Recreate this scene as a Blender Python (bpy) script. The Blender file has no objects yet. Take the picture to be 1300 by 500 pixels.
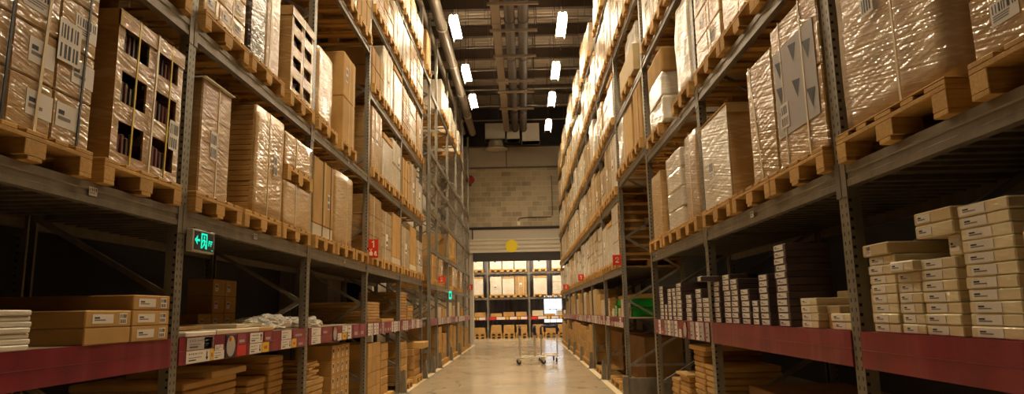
import bpy, bmesh, math, random
from mathutils import Vector, Matrix, noise as mnoise

rng = random.Random(7)
SC = bpy.context.scene
COL = SC.collection
PI = math.pi

# ------------------------------------------------------------------ colour / materials
def lin(r, g, b):
    f = lambda c: (c / 255 / 12.92) if c / 255 <= .04045 else ((c / 255 + .055) / 1.055) ** 2.4
    return (f(r), f(g), f(b), 1.0)

MATS = {}
class NT:
    def __init__(s, name):
        s.m = bpy.data.materials.new(name); s.m.use_nodes = True
        s.t = s.m.node_tree; s.n = s.t.nodes; s.n.clear()
        s.out = s.n.new('ShaderNodeOutputMaterial')
        s.b = s.n.new('ShaderNodeBsdfPrincipled')
        s.t.links.new(s.b.outputs[0], s.out.inputs[0])
        s.tc = s.n.new('ShaderNodeTexCoord')
        s.oi = s.n.new('ShaderNodeObjectInfo')
        MATS[name] = s.m
    def L(s, a, b): s.t.links.new(a, b)
    def N(s, typ, **kw):
        n = s.n.new('ShaderNode' + typ)
        for k, v in kw.items(): setattr(n, k, v)
        return n
    def val(s, inp, v): inp.default_value = v
    def math(s, op, a, b=None, c=None):
        n = s.N('Math', operation=op)
        for i, v in enumerate((a, b, c)):
            if v is None: continue
            if isinstance(v, (int, float)): n.inputs[i].default_value = v
            else: s.L(v, n.inputs[i])
        return n.outputs[0]
    def mix(s, fac, a, b):
        n = s.N('Mix', data_type='RGBA')
        for sock, v in ((n.inputs['Factor'], fac), (n.inputs[6], a), (n.inputs[7], b)):
            if isinstance(v, (int, float)): sock.default_value = v
            elif isinstance(v, tuple): sock.default_value = v
            else: s.L(v, sock)
        return n.outputs[2]
    def mapping(s, scale=(1, 1, 1), rot=(0, 0, 0), src=None, shift=True):
        n = s.N('Mapping')
        n.inputs['Scale'].default_value = scale
        n.inputs['Rotation'].default_value = rot
        s.L(src or s.tc.outputs['Object'], n.inputs['Vector'])
        if shift:
            c = s.N('CombineXYZ')
            r = s.math('MULTIPLY', s.oi.outputs['Random'], 37.0)
            s.L(r, c.inputs[0]); s.L(r, c.inputs[1]); s.L(r, c.inputs[2])
            s.L(c.outputs[0], n.inputs['Location'])
        return n.outputs[0]
    def noise(s, vec, scale=5, detail=3, rough=.5):
        n = s.N('TexNoise'); n.inputs['Scale'].default_value = scale
        n.inputs['Detail'].default_value = detail; n.inputs['Roughness'].default_value = rough
        s.L(vec, n.inputs['Vector']); return n.outputs['Fac']
    def ramp(s, fac, lo, hi):
        n = s.N('MapRange'); n.inputs[1].default_value = lo; n.inputs[2].default_value = hi
        s.L(fac, n.inputs[0]); return n.outputs[0]
    def bump(s, h, strength=.3, dist=.01, to=('Normal',)):
        n = s.N('Bump'); n.inputs['Strength'].default_value = strength; n.inputs['Distance'].default_value = dist
        s.L(h, n.inputs['Height'])
        for k in to: s.L(n.outputs[0], s.b.inputs[k])
        return n.outputs[0]
    def base(s, c):
        if isinstance(c, tuple): s.b.inputs['Base Color'].default_value = c
        else: s.L(c, s.b.inputs['Base Color'])
    def P(s, **kw):
        for k, v in kw.items(): s.b.inputs[k.replace('_', ' ')].default_value = v

def plain(name, c, rough=.6, metal=0.0, var=.12, coat=0.0):
    t = NT(name)
    d = tuple(x * (1 - var) for x in c[:3]) + (1,)
    t.base(t.mix(t.noise(t.mapping(), 6, 3), d, c))
    t.P(Roughness=rough, Metallic=metal, Coat_Weight=coat)
    return t

def cardboard(name, c1, c2, rough=.75, wrap=0.0, haze=None, hz=.5, fine=26.0, crw=.22):
    """corrugated board; wrap > 0 adds the tight glossy stretch film round it"""
    t = NT(name)
    v = t.mapping()
    nz = t.noise(v, 3.5, 4)
    col = t.mix(t.ramp(nz, .3, .7), c1, c2)
    col = t.mix(t.math('MULTIPLY', t.oi.outputs['Random'], .35), col, tuple(x * .62 for x in c1[:3]) + (1,))
    t.P(Roughness=rough, Specular_IOR_Level=.3)
    if wrap:
        va = t.mapping((.55, .55, 21.0), (0, 0, 0), t.mapping((1, 1, 1), (.20, -.20, 0)), False)
        vb = t.mapping((.7, .7, 9.0), (0, 0, 0), t.mapping((1, 1, 1), (-.16, .16, 0)), False)
        a = t.noise(va, 3.0, 1.2, .5); b = t.noise(vb, 4.2, .3, .5)
        cr = t.noise(t.mapping((1, 1, 1.6)), fine, .8, .5)
        h = t.math('ADD', t.math('MULTIPLY', a, .85), t.math('MULTIPLY', b, .8))
        h = t.math('ADD', h, t.math('MULTIPLY', cr, crw))
        bn = t.N('Bump'); bn.inputs['Strength'].default_value = 1.0; bn.inputs['Distance'].default_value = .013
        t.L(h, bn.inputs['Height']); t.L(bn.outputs[0], t.b.inputs['Coat Normal'])
        b2 = t.N('Bump'); b2.inputs['Strength'].default_value = .10; b2.inputs['Distance'].default_value = .01
        t.L(h, b2.inputs['Height']); t.L(b2.outputs[0], t.b.inputs['Normal'])
        t.P(Coat_Weight=.8 * wrap, Coat_Roughness=.05, Coat_IOR=1.75, Specular_IOR_Level=.2)
        if haze:
            f = t.math('MULTIPLY', t.ramp(t.math('MULTIPLY', a, b), .27, .38), hz * 1.3)
            col = t.mix(f, col, haze)
    else:
        w = t.noise(t.mapping((40, 40, 1)), 3, 1)
        t.bump(w, .08, .004)
    t.base(col)
    return t

BROWN, BROWN2 = lin(176, 132, 84), lin(150, 106, 62)
cardboard('cardboard', lin(200, 158, 94), lin(176, 134, 74))
cardboard('cardboard_pale', lin(216, 180, 118), lin(200, 162, 100))
cardboard('cardboard_dark', lin(142, 106, 60), lin(116, 84, 46))
FILM = lin(228, 206, 164)
cardboard('wrapped_brown', lin(186, 146, 88), lin(158, 120, 68), .55, 1.0, FILM, .16, 40, .3)
cardboard('wrapped_tan', lin(206, 168, 110), lin(182, 142, 86), .5, 1.0, FILM, .25, 34, .5)
cardboard('wrapped_white', lin(230, 220, 202), lin(208, 192, 166), .45, 1.0, lin(244, 238, 226), .3, 22)
cardboard('wrapped_grey', lin(202, 174, 138), lin(174, 144, 108), .45, 1.0, lin(232, 216, 190), .22, 22)
cardboard('wrapped_dark', lin(92, 74, 62), lin(52, 42, 38), .4, 1.0, lin(190, 176, 160), .35)
cardboard('white_board', lin(222, 206, 176), lin(208, 190, 158), .6)
cardboard('cream_board', lin(230, 212, 172), lin(216, 194, 150), .55, .6, lin(244, 232, 204), .3, 30)
cardboard('cream_plain', lin(208, 184, 138), lin(192, 166, 120), .6)
cardboard('white_packet', lin(232, 222, 204), lin(216, 204, 184), .5)
plain('dark_carton', lin(88, 70, 66), .5)
plain('dark_goods', lin(40, 32, 34), .35, var=.5, coat=.6)
plain('red_goods', lin(92, 30, 36), .4, coat=.5)
plain('strap_white', lin(226, 206, 168), .4, var=.05)
plain('strap_black', lin(34, 29, 26), .5)
plain('strap_yellow', lin(206, 176, 40), .4)
plain('paper', lin(226, 216, 204), .6, var=.06)
plain('paper_grey', lin(176, 166, 160), .6, var=.1)
plain('ink', lin(30, 26, 28), .6)
plain('ink_grey', lin(120, 112, 110), .6)
plain('yellow_print', lin(228, 186, 40), .6)
plain('orange_print', lin(220, 90, 40), .6)
plain('pinkish_print', lin(150, 62, 74), .5)
plain('green_plastic', lin(24, 150, 40), .45)
plain('sign_red', lin(206, 44, 20), .5, var=.05)
plain('sign_white', lin(250, 236, 200), .5, var=.03)
plain('sign_yellow', lin(255, 226, 0), .5, var=.0)
plain('box_grey', lin(170, 160, 140), .5)
plain('black_rubber', lin(34, 32, 34), .7)
plain('blue_grip', lin(34, 34, 70), .45)
plain('galvanized', lin(206, 196, 178), .4, .35, var=.2)
plain('duct_dark', lin(74, 64, 56), .6, .1)
plain('duct_light', lin(124, 106, 86), .5, .1)
plain('pipe_grey', lin(128, 116, 100), .45, .3)
plain('pipe_brown', lin(96, 78, 62), .5, .3)
plain('concrete', lin(176, 166, 152), .8, var=.14)
plain('pale_paint', lin(206, 192, 170), .6, var=.08)
plain('white_wall', lin(238, 230, 212), .7, var=.06)
plain('dark_steel', lin(58, 50, 46), .6, .1)
plain('bell_red', lin(170, 28, 22), .4, coat=.5)
plain('window_frame_paint', lin(190, 190, 190), .5)
plain('plastic_film', lin(250, 244, 230), .3, var=.05, coat=.6)

def wood():
    t = NT('pallet_wood')
    g = t.noise(t.mapping((1.2, 14, 14)), 5, 5, .65)
    col = t.mix(t.ramp(g, .3, .72), lin(216, 172, 92), lin(176, 130, 60))
    st = t.noise(t.mapping(), 1.7, 2)
    col = t.mix(t.math('MULTIPLY', t.ramp(st, .52, .75), .55), col, lin(132, 90, 40))
    col = t.mix(t.math('MULTIPLY', t.oi.outputs['Random'], .45), col, lin(150, 106, 52))
    t.base(col); t.P(Roughness=.75); t.bump(g, .25, .004)
wood()

def steel(name, c1, c2, holes):
    t = NT(name)
    n1 = t.noise(t.mapping((1, 1, .35)), 9, 4, .6)
    col = t.mix(t.ramp(n1, .3, .75), c1, c2)
    t.P(Roughness=.42, Metallic=.35)
    if holes:
        s = t.N('SeparateXYZ'); t.L(t.tc.outputs['Object'], s.inputs[0])
        x, y, z = s.outputs
        zz = t.math('PINGPONG', z, .025)                       # 0 .. .025 .. 0, pitch 50 mm
        slot = t.math('GREATER_THAN', zz, .0145)
        yy = t.math('ABSOLUTE', t.math('SUBTRACT', t.math('ABSOLUTE', y), .024))
        front = t.math('MULTIPLY', t.math('LESS_THAN', yy, .0065), slot)
        nrm = t.N('SeparateXYZ'); t.L(t.tc.outputs['Normal'], nrm.inputs[0])
        isf = t.math('GREATER_THAN', t.math('ABSOLUTE', nrm.outputs[0]), .7)
        iss = t.math('GREATER_THAN', t.math('ABSOLUTE', nrm.outputs[1]), .7)
        side = t.math('MULTIPLY', t.math('LESS_THAN', t.math('ABSOLUTE', t.math('ADD', x, .012)), .008), t.math('LESS_THAN', zz, .008))
        hole = t.math('MAXIMUM', t.math('MULTIPLY', front, isf), t.math('MULTIPLY', side, iss))
        col = t.mix(hole, col, lin(24, 18, 14))
    t.base(col)
steel('upright_steel', lin(142, 134, 118), lin(112, 104, 90), True)
steel('beam_steel', lin(136, 126, 110), lin(104, 94, 80), False)
steel('brace_steel', lin(150, 142, 126), lin(120, 110, 96), False)

def red_edge():
    t = NT('red_edge')
    g = t.noise(t.mapping((1, 1.6, 1)), 3.0, 4, .6)
    col = t.mix(t.ramp(g, .3, .7), lin(136, 26, 44), lin(106, 22, 38))
    s = t.N('SeparateXYZ'); t.L(t.tc.outputs['Object'], s.inputs[0])
    w = t.noise(t.mapping((1, 3, .6)), 2.2, 2)
    col = t.mix(t.math('MULTIPLY', t.ramp(w, .5, .62), .35), col, lin(156, 78, 84))
    t.base(col); t.P(Roughness=.35, Coat_Weight=.3)
red_edge()

def floor_mat():
    t = NT('polished_concrete')
    n1 = t.noise(t.mapping((1, 1, 1), shift=False), .55, 5, .6)
    n2 = t.noise(t.mapping((1, 1, 1), shift=False), 3.0, 4, .6)
    col = t.mix(t.ramp(n1, .3, .7), lin(196, 178, 148), lin(168, 150, 122))
    col = t.mix(t.math('MULTIPLY', t.ramp(n2, .45, .8), .3), col, lin(120, 102, 80))
    vor = t.N('TexVoronoi', feature='DISTANCE_TO_EDGE'); vor.inputs['Scale'].default_value = .28
    wv = t.N('Mapping'); t.L(t.tc.outputs['Object'], wv.inputs[0])
    dis = t.N('VectorMath', operation='ADD'); t.L(wv.outputs[0], dis.inputs[0])
    nn = t.N('TexNoise'); nn.inputs['Scale'].default_value = 1.3; t.L(t.tc.outputs['Object'], nn.inputs['Vector'])
    t.L(nn.outputs['Color'], dis.inputs[1]); t.L(dis.outputs[0], vor.inputs['Vector'])
    crack = t.math('LESS_THAN', vor.outputs['Distance'], .006)
    col = t.mix(t.math('MULTIPLY', crack, .35), col, lin(90, 76, 58))
    t.base(col); t.P(Specular_IOR_Level=.7)
    r = t.N('MapRange'); r.inputs[3].default_value = .10; r.inputs[4].default_value = .3
    t.L(n2, r.inputs[0]); t.L(r.outputs[0], t.b.inputs['Roughness'])
floor_mat()

def block_wall():
    t = NT('block_masonry')
    m = t.N('Mapping'); m.inputs['Rotation'].default_value = (PI / 2, 0, 0)
    t.L(t.tc.outputs['Object'], m.inputs[0])
    br = t.N('TexBrick'); br.inputs['Scale'].default_value = 1.0
    br.inputs['Color1'].default_value = lin(192, 174, 144); br.inputs['Color2'].default_value = lin(150, 134, 108)
    br.inputs['Mortar'].default_value = lin(204, 188, 156)
    br.inputs['Mortar Size'].default_value = .012; br.inputs['Brick Width'].default_value = .50; br.inputs['Row Height'].default_value = .25
    br.inputs['Bias'].default_value = -.1
    t.L(m.outputs[0], br.inputs['Vector'])
    nz = t.noise(t.mapping(shift=False), 1.4, 4)
    col = t.mix(t.math('MULTIPLY', t.ramp(nz, .4, .75), .4), br.outputs['Color'], lin(226, 208, 176))
    t.base(col); t.P(Roughness=.85); t.bump(br.outputs['Fac'], -.3, .01)
block_wall()

def corrugated(name, c1, c2, period, axis, metal=.3):
    t = NT(name)
    s = t.N('SeparateXYZ'); t.L(t.tc.outputs['Object'], s.inputs[0])
    w = t.math('SINE', t.math('MULTIPLY', s.outputs[axis], 2 * PI / period))
    nz = t.noise(t.mapping(shift=False), 2, 3)
    t.base(t.mix(nz, c1, c2)); t.P(Roughness=.5, Metallic=metal)
    t.bump(w, .8, .03)
corrugated('ceiling_sheet', lin(196, 178, 154), lin(164, 146, 124), .25, 1)
corrugated('dark_cladding', lin(126, 118, 122), lin(96, 90, 94), .3, 0)
corrugated('shutter_steel', lin(232, 222, 200), lin(212, 200, 176), .2, 2, .25)

def emit(name, c, s):
    m = bpy.data.materials.new(name); m.use_nodes = True
    n = m.node_tree.nodes; n.clear()
    e = n.new('ShaderNodeEmission'); o = n.new('ShaderNodeOutputMaterial')
    e.inputs[0].default_value = c; e.inputs[1].default_value = s
    m.node_tree.links.new(e.outputs[0], o.inputs[0]); MATS[name] = m
LAMP = 165.0
emit('lamp_glow', (1.0, .815, .555, 1), LAMP)
emit('added_lamp_glow', (1.0, .86, .66, 1), 190.0)
emit('exit_teal', lin(30, 240, 190), 1.3)
emit('daylight', (.80, .90, 1.0, 1), 2.6)

# ------------------------------------------------------------------ mesh building
class MB:
    def __init__(s, *mats): s.v = []; s.f = []; s.mi = []; s.mats = list(mats) or ['cardboard']; s.smooth = False
    def m(s, name):
        if name not in s.mats: s.mats.append(name)
        return s.mats.index(name)
    def add(s, vs, fs, mat=None, M=None):
        b = len(s.v); i = s.m(mat) if mat else 0
        s.v += [tuple(M @ Vector(p)) if M else tuple(p) for p in vs]
        s.f += [tuple(b + k for k in f) for f in fs]; s.mi += [i] * len(fs)
        return s
    def box(s, x0, x1, y0, y1, z0, z1, mat=None, M=None):
        vs = [(x0, y0, z0), (x1, y0, z0), (x1, y1, z0), (x0, y1, z0), (x0, y0, z1), (x1, y0, z1), (x1, y1, z1), (x0, y1, z1)]
        return s.add(vs, [(0, 3, 2, 1), (4, 5, 6, 7), (0, 1, 5, 4), (1, 2, 6, 5), (2, 3, 7, 6), (3, 0, 4, 7)], mat, M)
    def cbox(s, x0, x1, y0, y1, z0, z1, c=.006, mat=None, M=None):
        """box with chamfered edges"""
        cx, cy, cz = (x0 + x1) / 2, (y0 + y1) / 2, (z0 + z1) / 2
        h = ((x1 - x0) / 2, (y1 - y0) / 2, (z1 - z0) / 2)
        c = min(c, .45 * min(h))
        vs, idx = [], {}
        for sx in (-1, 1):
            for sy in (-1, 1):
                for sz in (-1, 1):
                    sg = (sx, sy, sz)
                    for a in range(3):
                        p = [sg[k] * (h[k] if k == a else h[k] - c) for k in range(3)]
                        idx[(sg, a)] = len(vs); vs.append((cx + p[0], cy + p[1], cz + p[2]))
        fs = []
        def orient(f):
            a, b, d = (Vector(vs[f[k]]) for k in (0, 1, 2))
            cen = sum((Vector(vs[k]) for k in f), Vector()) / len(f) - Vector((cx, cy, cz))
            return f if (b - a).cross(d - a).dot(cen) > 0 else tuple(reversed(f))
        for a in range(3):
            b, d = [k for k in range(3) if k != a]
            for sg in (-1, 1):
                q = []
                for (u, w) in ((-1, -1), (1, -1), (1, 1), (-1, 1)):
                    t = [0, 0, 0]; t[a] = sg; t[b] = u; t[d] = w; q.append(idx[(tuple(t), a)])
                fs.append(orient(tuple(q)))
            for u in (-1, 1):
                for w in (-1, 1):
                    t0 = [0, 0, 0]; t0[b] = u; t0[d] = w; t1 = list(t0); t0[a] = -1; t1[a] = 1
                    fs.append(orient((idx[(tuple(t0), b)], idx[(tuple(t1), b)], idx[(tuple(t1), d)], idx[(tuple(t0), d)])))
        for sx in (-1, 1):
            for sy in (-1, 1):
                for sz in (-1, 1): fs.append(orient(tuple(idx[((sx, sy, sz), a)] for a in range(3))))
        return s.add(vs, fs, mat, M)
    def prism(s, prof, axis, a0, a1, mat=None, M=None):
        """closed 2-D profile (counter-clockwise) pushed along an axis; profile axes are the two others in order"""
        n = len(prof); vs = []
        for a in (a0, a1):
            for (u, w) in prof:
                p = [u, w]; p.insert(axis, a); vs.append(tuple(p))
        fs = [tuple(reversed(range(n))), tuple(range(n, 2 * n))] + [(k, (k + 1) % n, n + (k + 1) % n, n + k) for k in range(n)]
        if axis == 1: fs = [tuple(reversed(f)) for f in fs]
        return s.add(vs, fs, mat, M)
    def tube(s, pts, r, n=10, mat=None, caps=True, rs=None):
        P = [Vector(p) for p in pts]; vs = []; fs = []
        for i, p in enumerate(P):
            d = ((P[min(i + 1, len(P) - 1)] - P[max(i - 1, 0)])).normalized()
            up = Vector((0, 0, 1)) if abs(d.z) < .95 else Vector((1, 0, 0))
            a = d.cross(up).normalized(); b = a.cross(d).normalized(); rr = rs[i] if rs else r
            for k in range(n):
                t = 2 * PI * k / n; vs.append(tuple(p + (a * math.cos(t) + b * math.sin(t)) * rr))
        for i in range(len(P) - 1):
            for k in range(n): fs.append((i * n + k, i * n + (k + 1) % n, (i + 1) * n + (k + 1) % n, (i + 1) * n + k))
        if caps: fs += [tuple(reversed(range(n))), tuple(range((len(P) - 1) * n, len(P) * n))]
        return s.add(vs, fs, mat)
    def lathe(s, prof, c=(0, 0, 0), n=24, mat=None):
        vs = [(c[0] + r * math.cos(2 * PI * k / n), c[1] + r * math.sin(2 * PI * k / n), c[2] + z) for r, z in prof for k in range(n)]
        fs = [(i * n + k, i * n + (k + 1) % n, (i + 1) * n + (k + 1) % n, (i + 1) * n + k) for i in range(len(prof) - 1) for k in range(n)]
        fs += [tuple(reversed(range(n))), tuple(range((len(prof) - 1) * n, len(prof) * n))]
        return s.add(vs, fs, mat)
    def mesh(s, name, smooth=False):
        me = bpy.data.meshes.new(name); me.from_pydata(s.v, [], s.f)
        for k in s.mats: me.materials.append(MATS[k])
        me.polygons.foreach_set('material_index', s.mi)
        if smooth or s.smooth: me.polygons.foreach_set('use_smooth', [True] * len(s.f))
        me.update(); return me

def lumpy(w, d, h, mat, seed, amp=.02, n=9, taper=0.0):
    """film-wrapped bundle: a soft box whose sides belly in and out; origin at the middle of its base"""
    bm = bmesh.new(); bmesh.ops.create_cube(bm, size=1.0)
    bmesh.ops.subdivide_edges(bm, edges=bm.edges[:], cuts=n, use_grid_fill=True)
    for v in bm.verts:
        x, y, z = v.co
        k = 1 - .035 * (abs(2 * y) ** 8 + abs(2 * x) ** 8) * .5
        tp = 1 + taper * (z)
        p = Vector((x * d * tp, y * w * tp, (z + .5) * h)) 
        q = mnoise.noise_vector(Vector((p.x * 4 + seed, p.y * 4, p.z * 3 + seed))) * amp
        q.z *= .6 if z > -.49 else 0
        p.x *= k; p.y *= k
        v.co = p + q
        v.co.z = 0 if z <= -.499 else max(v.co.z, .001)
    me = bpy.data.meshes.new('bundle'); bm.to_mesh(me); bm.free()
    me.materials.append(MATS[mat]); me.polygons.foreach_set('use_smooth', [True] * len(me.polygons))
    return me

def crumple(w, d, h, mat, seed):
    bm = bmesh.new(); bmesh.ops.create_icosphere(bm, subdivisions=5, radius=1.0)
    for v in bm.verts:
        p = v.co.copy(); n = p.normalized()
        f = 1 + .34 * mnoise.noise(n * 2.1 + Vector((seed, 0, 0))) + .22 * (1 - abs(mnoise.noise(n * 3.4 + Vector((0, seed, 0)))) * 2) + .05 * mnoise.noise(n * 11 + Vector((0, 0, seed)))
        q = n * f
        v.co = Vector((q.x * d / 2, q.y * w / 2, max(0, (q.z + .55) * h / 1.7)))
    me = bpy.data.meshes.new('crumple'); bm.to_mesh(me); bm.free(); me.materials.append(MATS[mat]); return me

# ------------------------------------------------------------------ objects
SEEN = {}
def tag(o, label, cat, group=None, kind=None):
    n = len(label.split())
    if not 4 <= n <= 16: print("BAD LEN", n, label)
    if label in SEEN: SEEN[label] += 1; print('DUP LABEL', label)
    SEEN[label] = SEEN.get(label, 0) + 1
    o['label'] = label; o['category'] = cat
    if group: o['group'] = group
    if kind: o['kind'] = kind
    return o
def obj(name, me, parent=None, loc=(0, 0, 0), rz=0.0, label=None, rot=None):
    if isinstance(me, MB): me = me.mesh(name)
    o = bpy.data.objects.new(name, me); COL.objects.link(o)
    if parent: o.parent = parent
    o.location = loc; o.rotation_euler = rot or (0, 0, rz)
    if label: o['label'] = label
    return o
def empty(name, loc=(0, 0, 0), rz=0.0):
    o = bpy.data.objects.new(name, None); COL.objects.link(o); o.empty_display_size = .1
    o.location = loc; o.rotation_euler = (0, 0, rz); return o
def struct(name, mb, loc=(0, 0, 0)):
    o = obj(name, mb, None, loc); o['kind'] = 'structure'; return o
CACHE = {}
def cached(key, fn):
    if key not in CACHE: CACHE[key] = fn()
    return CACHE[key]
ORD = ['first', 'second', 'third', 'fourth', 'fifth', 'sixth', 'seventh', 'eighth', 'ninth', 'tenth', 'eleventh', 'twelfth', 'thirteenth', 'fourteenth']

# ------------------------------------------------------------------ layout constants (metres, floor z = 0, aisle along +Y)
XL, XR = -2.335, 1.733          # aisle faces of the two rack rows
DEP = 1.10
BAY = 2.8
YL0, YR0 = 4.61, 3.665
EYE = 1.45
def yl(k): return YL0 + BAY * k
def yr(k): return YR0 + BAY * k
T2, T3L, T4L = 2.185, 3.54, 5.60       # beam tops
RED_T, RED_B = 1.313, 1.130

# ------------------------------------------------------------------ setting
def build_setting():
    struct('floor', MB('polished_concrete').box(-9, 9, -4, 42, -.2, 0))
    struct('ceiling', MB('ceiling_sheet').box(-9, 9, -4, 42, 11.5, 11.7))
    struct('wall_left', MB('strap_black').box(-6.3, -6.1, -4, 33, 0, 11.5))
    struct('wall_right', MB('strap_black').box(5.6, 5.8, -4, 33, 0, 11.5))
    w = MB('block_masonry')
    w.box(-6.1, 5.6, 33.0, 33.3, 5.47, 8.47, 'block_masonry')
    w.box(-6.1, 5.6, 33.0, 33.3, 8.47, 9.48, 'pale_paint')
    w.box(-6.1, 5.6, 33.0, 33.3, 9.48, 11.5, 'dark_steel')
    w.box(-6.1, 5.6, 33.0, 33.3, 4.90, 5.47, 'pale_paint')
    w.box(-6.1, -2.44, 33.0, 33.3, 0, 4.90, 'pale_paint')
    w.box(3.2, 5.6, 33.0, 33.3, 0, 4.90, 'pale_paint')
    struct('wall_far', w)
    struct('trim_door_post', MB('pale_paint').box(-2.76, -2.44, 32.86, 33.0, 0, 4.22).box(-2.46, -2.40, 32.9, 33.3, 0, 4.22))
    struct('trim_steel_girder', MB('dark_steel').box(-6.1, 5.6, 32.7, 33.0, 9.48, 9.56).box(-6.1, 5.6, 32.84, 32.88, 9.56, 9.9).box(-6.1, 5.6, 32.7, 33.0, 9.9, 9.98))
    # pale panel wall behind the empty end of the left rack, and square columns
    struct('wall_panel', MB('white_wall').box(-3.95, -3.75, 17.0, 31.2, 0, 8.8))
    struct('trim_column_corner', MB('concrete').box(-3.72, -2.80, 31.35, 32.25, 0, 11.5))
    struct('trim_column_square', MB('concrete').box(-4.52, -3.62, 12.68, 13.58, 0, 11.5))
    # painted edge lines
    struct('trim_floor_line_left', MB('strap_white').box(XL + .02, XL + .14, 0, 31, 0, .003))
    struct('trim_floor_line_right', MB('strap_white').box(XR - .16, XR - .04, 0, 31.5, 0, .003))
    # room beyond the door
    struct('wall_back', MB('dark_cladding').box(-9, 1.16, 41.4, 41.6, 0, 11.5).box(1.16, 2.30, 41.4, 41.6, 2.36, 11.5).box(1.16, 2.30, 41.4, 41.6, 0, .72).box(2.30, 9, 41.4, 41.6, 0, 11.5))
    struct('wall_side_left', MB('dark_cladding').box(-9.2, -9, 33.3, 41.6, 0, 11.5))
    struct('wall_side_right', MB('dark_cladding').box(9, 9.2, 33.3, 41.6, 0, 11.5))
    win = struct('window_1', MB('window_frame_paint').box(1.16, 2.30, 41.36, 41.44, .72, .77).box(1.16, 2.30, 41.36, 41.44, 2.31, 2.36)
        .box(1.16, 1.21, 41.36, 41.44, .77, 2.31).box(2.25, 2.30, 41.36, 41.44, .77, 2.31).box(1.52, 1.56, 41.37, 41.43, .77, 2.31).box(1.90, 1.94, 41.37, 41.43, .77, 2.31).box(1.21, 2.25, 41.37, 41.43, 1.5, 1.54))
    obj('pane', MB('daylight').box(1.18, 2.28, 41.46, 41.48, .74, 2.34), win)

def build_shutter():
    r = empty('roller_shutter', (0, 33.0, 0))
    tag(r, 'ribbed silver roller shutter rolled up above the passage in the end wall', 'roller shutter')
    mb = MB('shutter_steel'); mb.box(-2.62, 3.4, -.36, -.01, 4.24, 4.88)
    for k in range(7): mb.box(-2.62, 3.4, -.38, -.36, 4.27 + k * .09, 4.31 + k * .09)
    obj('housing', mb, r)
    c = MB('dark_steel')
    for k in range(5): c.prism([(-.30, 3.86 + k * .075), (-.27, 3.88 + k * .075), (-.27, 3.93 + k * .075), (-.30, 3.93 + k * .075)], 0, -2.40, 3.3)
    c.box(-2.40, 3.3, -.27, -.24, 3.86, 4.24); c.box(-2.40, 3.3, -.31, -.23, 3.82, 3.87)
    obj('curtain', c, r)
    d = MB('sign_yellow').lathe([(.295, 0), (.3, .004), (.3, .016), (.295, .02)], n=48)
    o = obj('round_sign', d, None, (-.53, 32.615, 4.53), rot=(PI / 2, 0, 0))
    tag(o, 'plain bright yellow round sign fixed on the silver roller shutter', 'sign')

# ------------------------------------------------------------------ racks
def upright_mesh(h):
    def f():
        mb = MB('upright_steel')
        # hat profile (x depth, front at +x, y width) : web, flanges, lips
        pr = [(.0, -.05), (.0, .05), (-.07, .05), (-.07, .03), (-.062, .03), (-.062, .044), (-.006, .044), (-.006, -.044), (-.062, -.044), (-.062, -.03), (-.07, -.03), (-.07, -.05)]
        n = len(pr)
        vs = [(x, y, 0) for x, y in pr] + [(x, y, h) for x, y in pr]
        fs = [(k, (k + 1) % n, n + (k + 1) % n, n + k) for k in range(n)] + [tuple(range(n, 2 * n))]
        mb.add(vs, fs)
        mb.box(-.09, .03, -.075, .075, 0, .008)
        me = mb.mesh('upright')
        bm = bmesh.new(); bm.from_mesh(me); bmesh.ops.recalc_face_normals(bm, faces=bm.faces); bm.to_mesh(me); bm.free()
        return me
    return cached(('up', round(h, 3)), f)

def beam_mesh(L, hh=.115):
    def f():
        mb = MB('beam_steel')
        a = L / 2 - .055
        # stepped box profile, front at +x (x, z)
        pr = [(0, 0), (0, hh * .30), (-.006, hh * .34), (-.006, hh * .62), (0, hh * .66), (0, hh), (-.018, hh), (-.018, hh + .0), (-.05, hh), (-.05, 0)]
        pr = [(0, 0), (0, hh * .30), (-.007, hh * .35), (-.007, hh * .62), (0, hh * .67), (0, hh), (-.05, hh), (-.05, 0)]
        mb.prism(list(reversed(pr)), 1, -a, a)
        for s in (-1, 1):
            y = s * (L / 2 - .055)
            mb.box(-.01, .006, min(y, y + s * .05), max(y, y + s * .05), -.05, hh + .03)
            mb.box(-.05, .006, min(y, y - s * .006), max(y, y - s * .006), -.05, hh + .03)
        return mb.mesh('beam')
    return cached(('beam', round(L, 3), hh), f)

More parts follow.
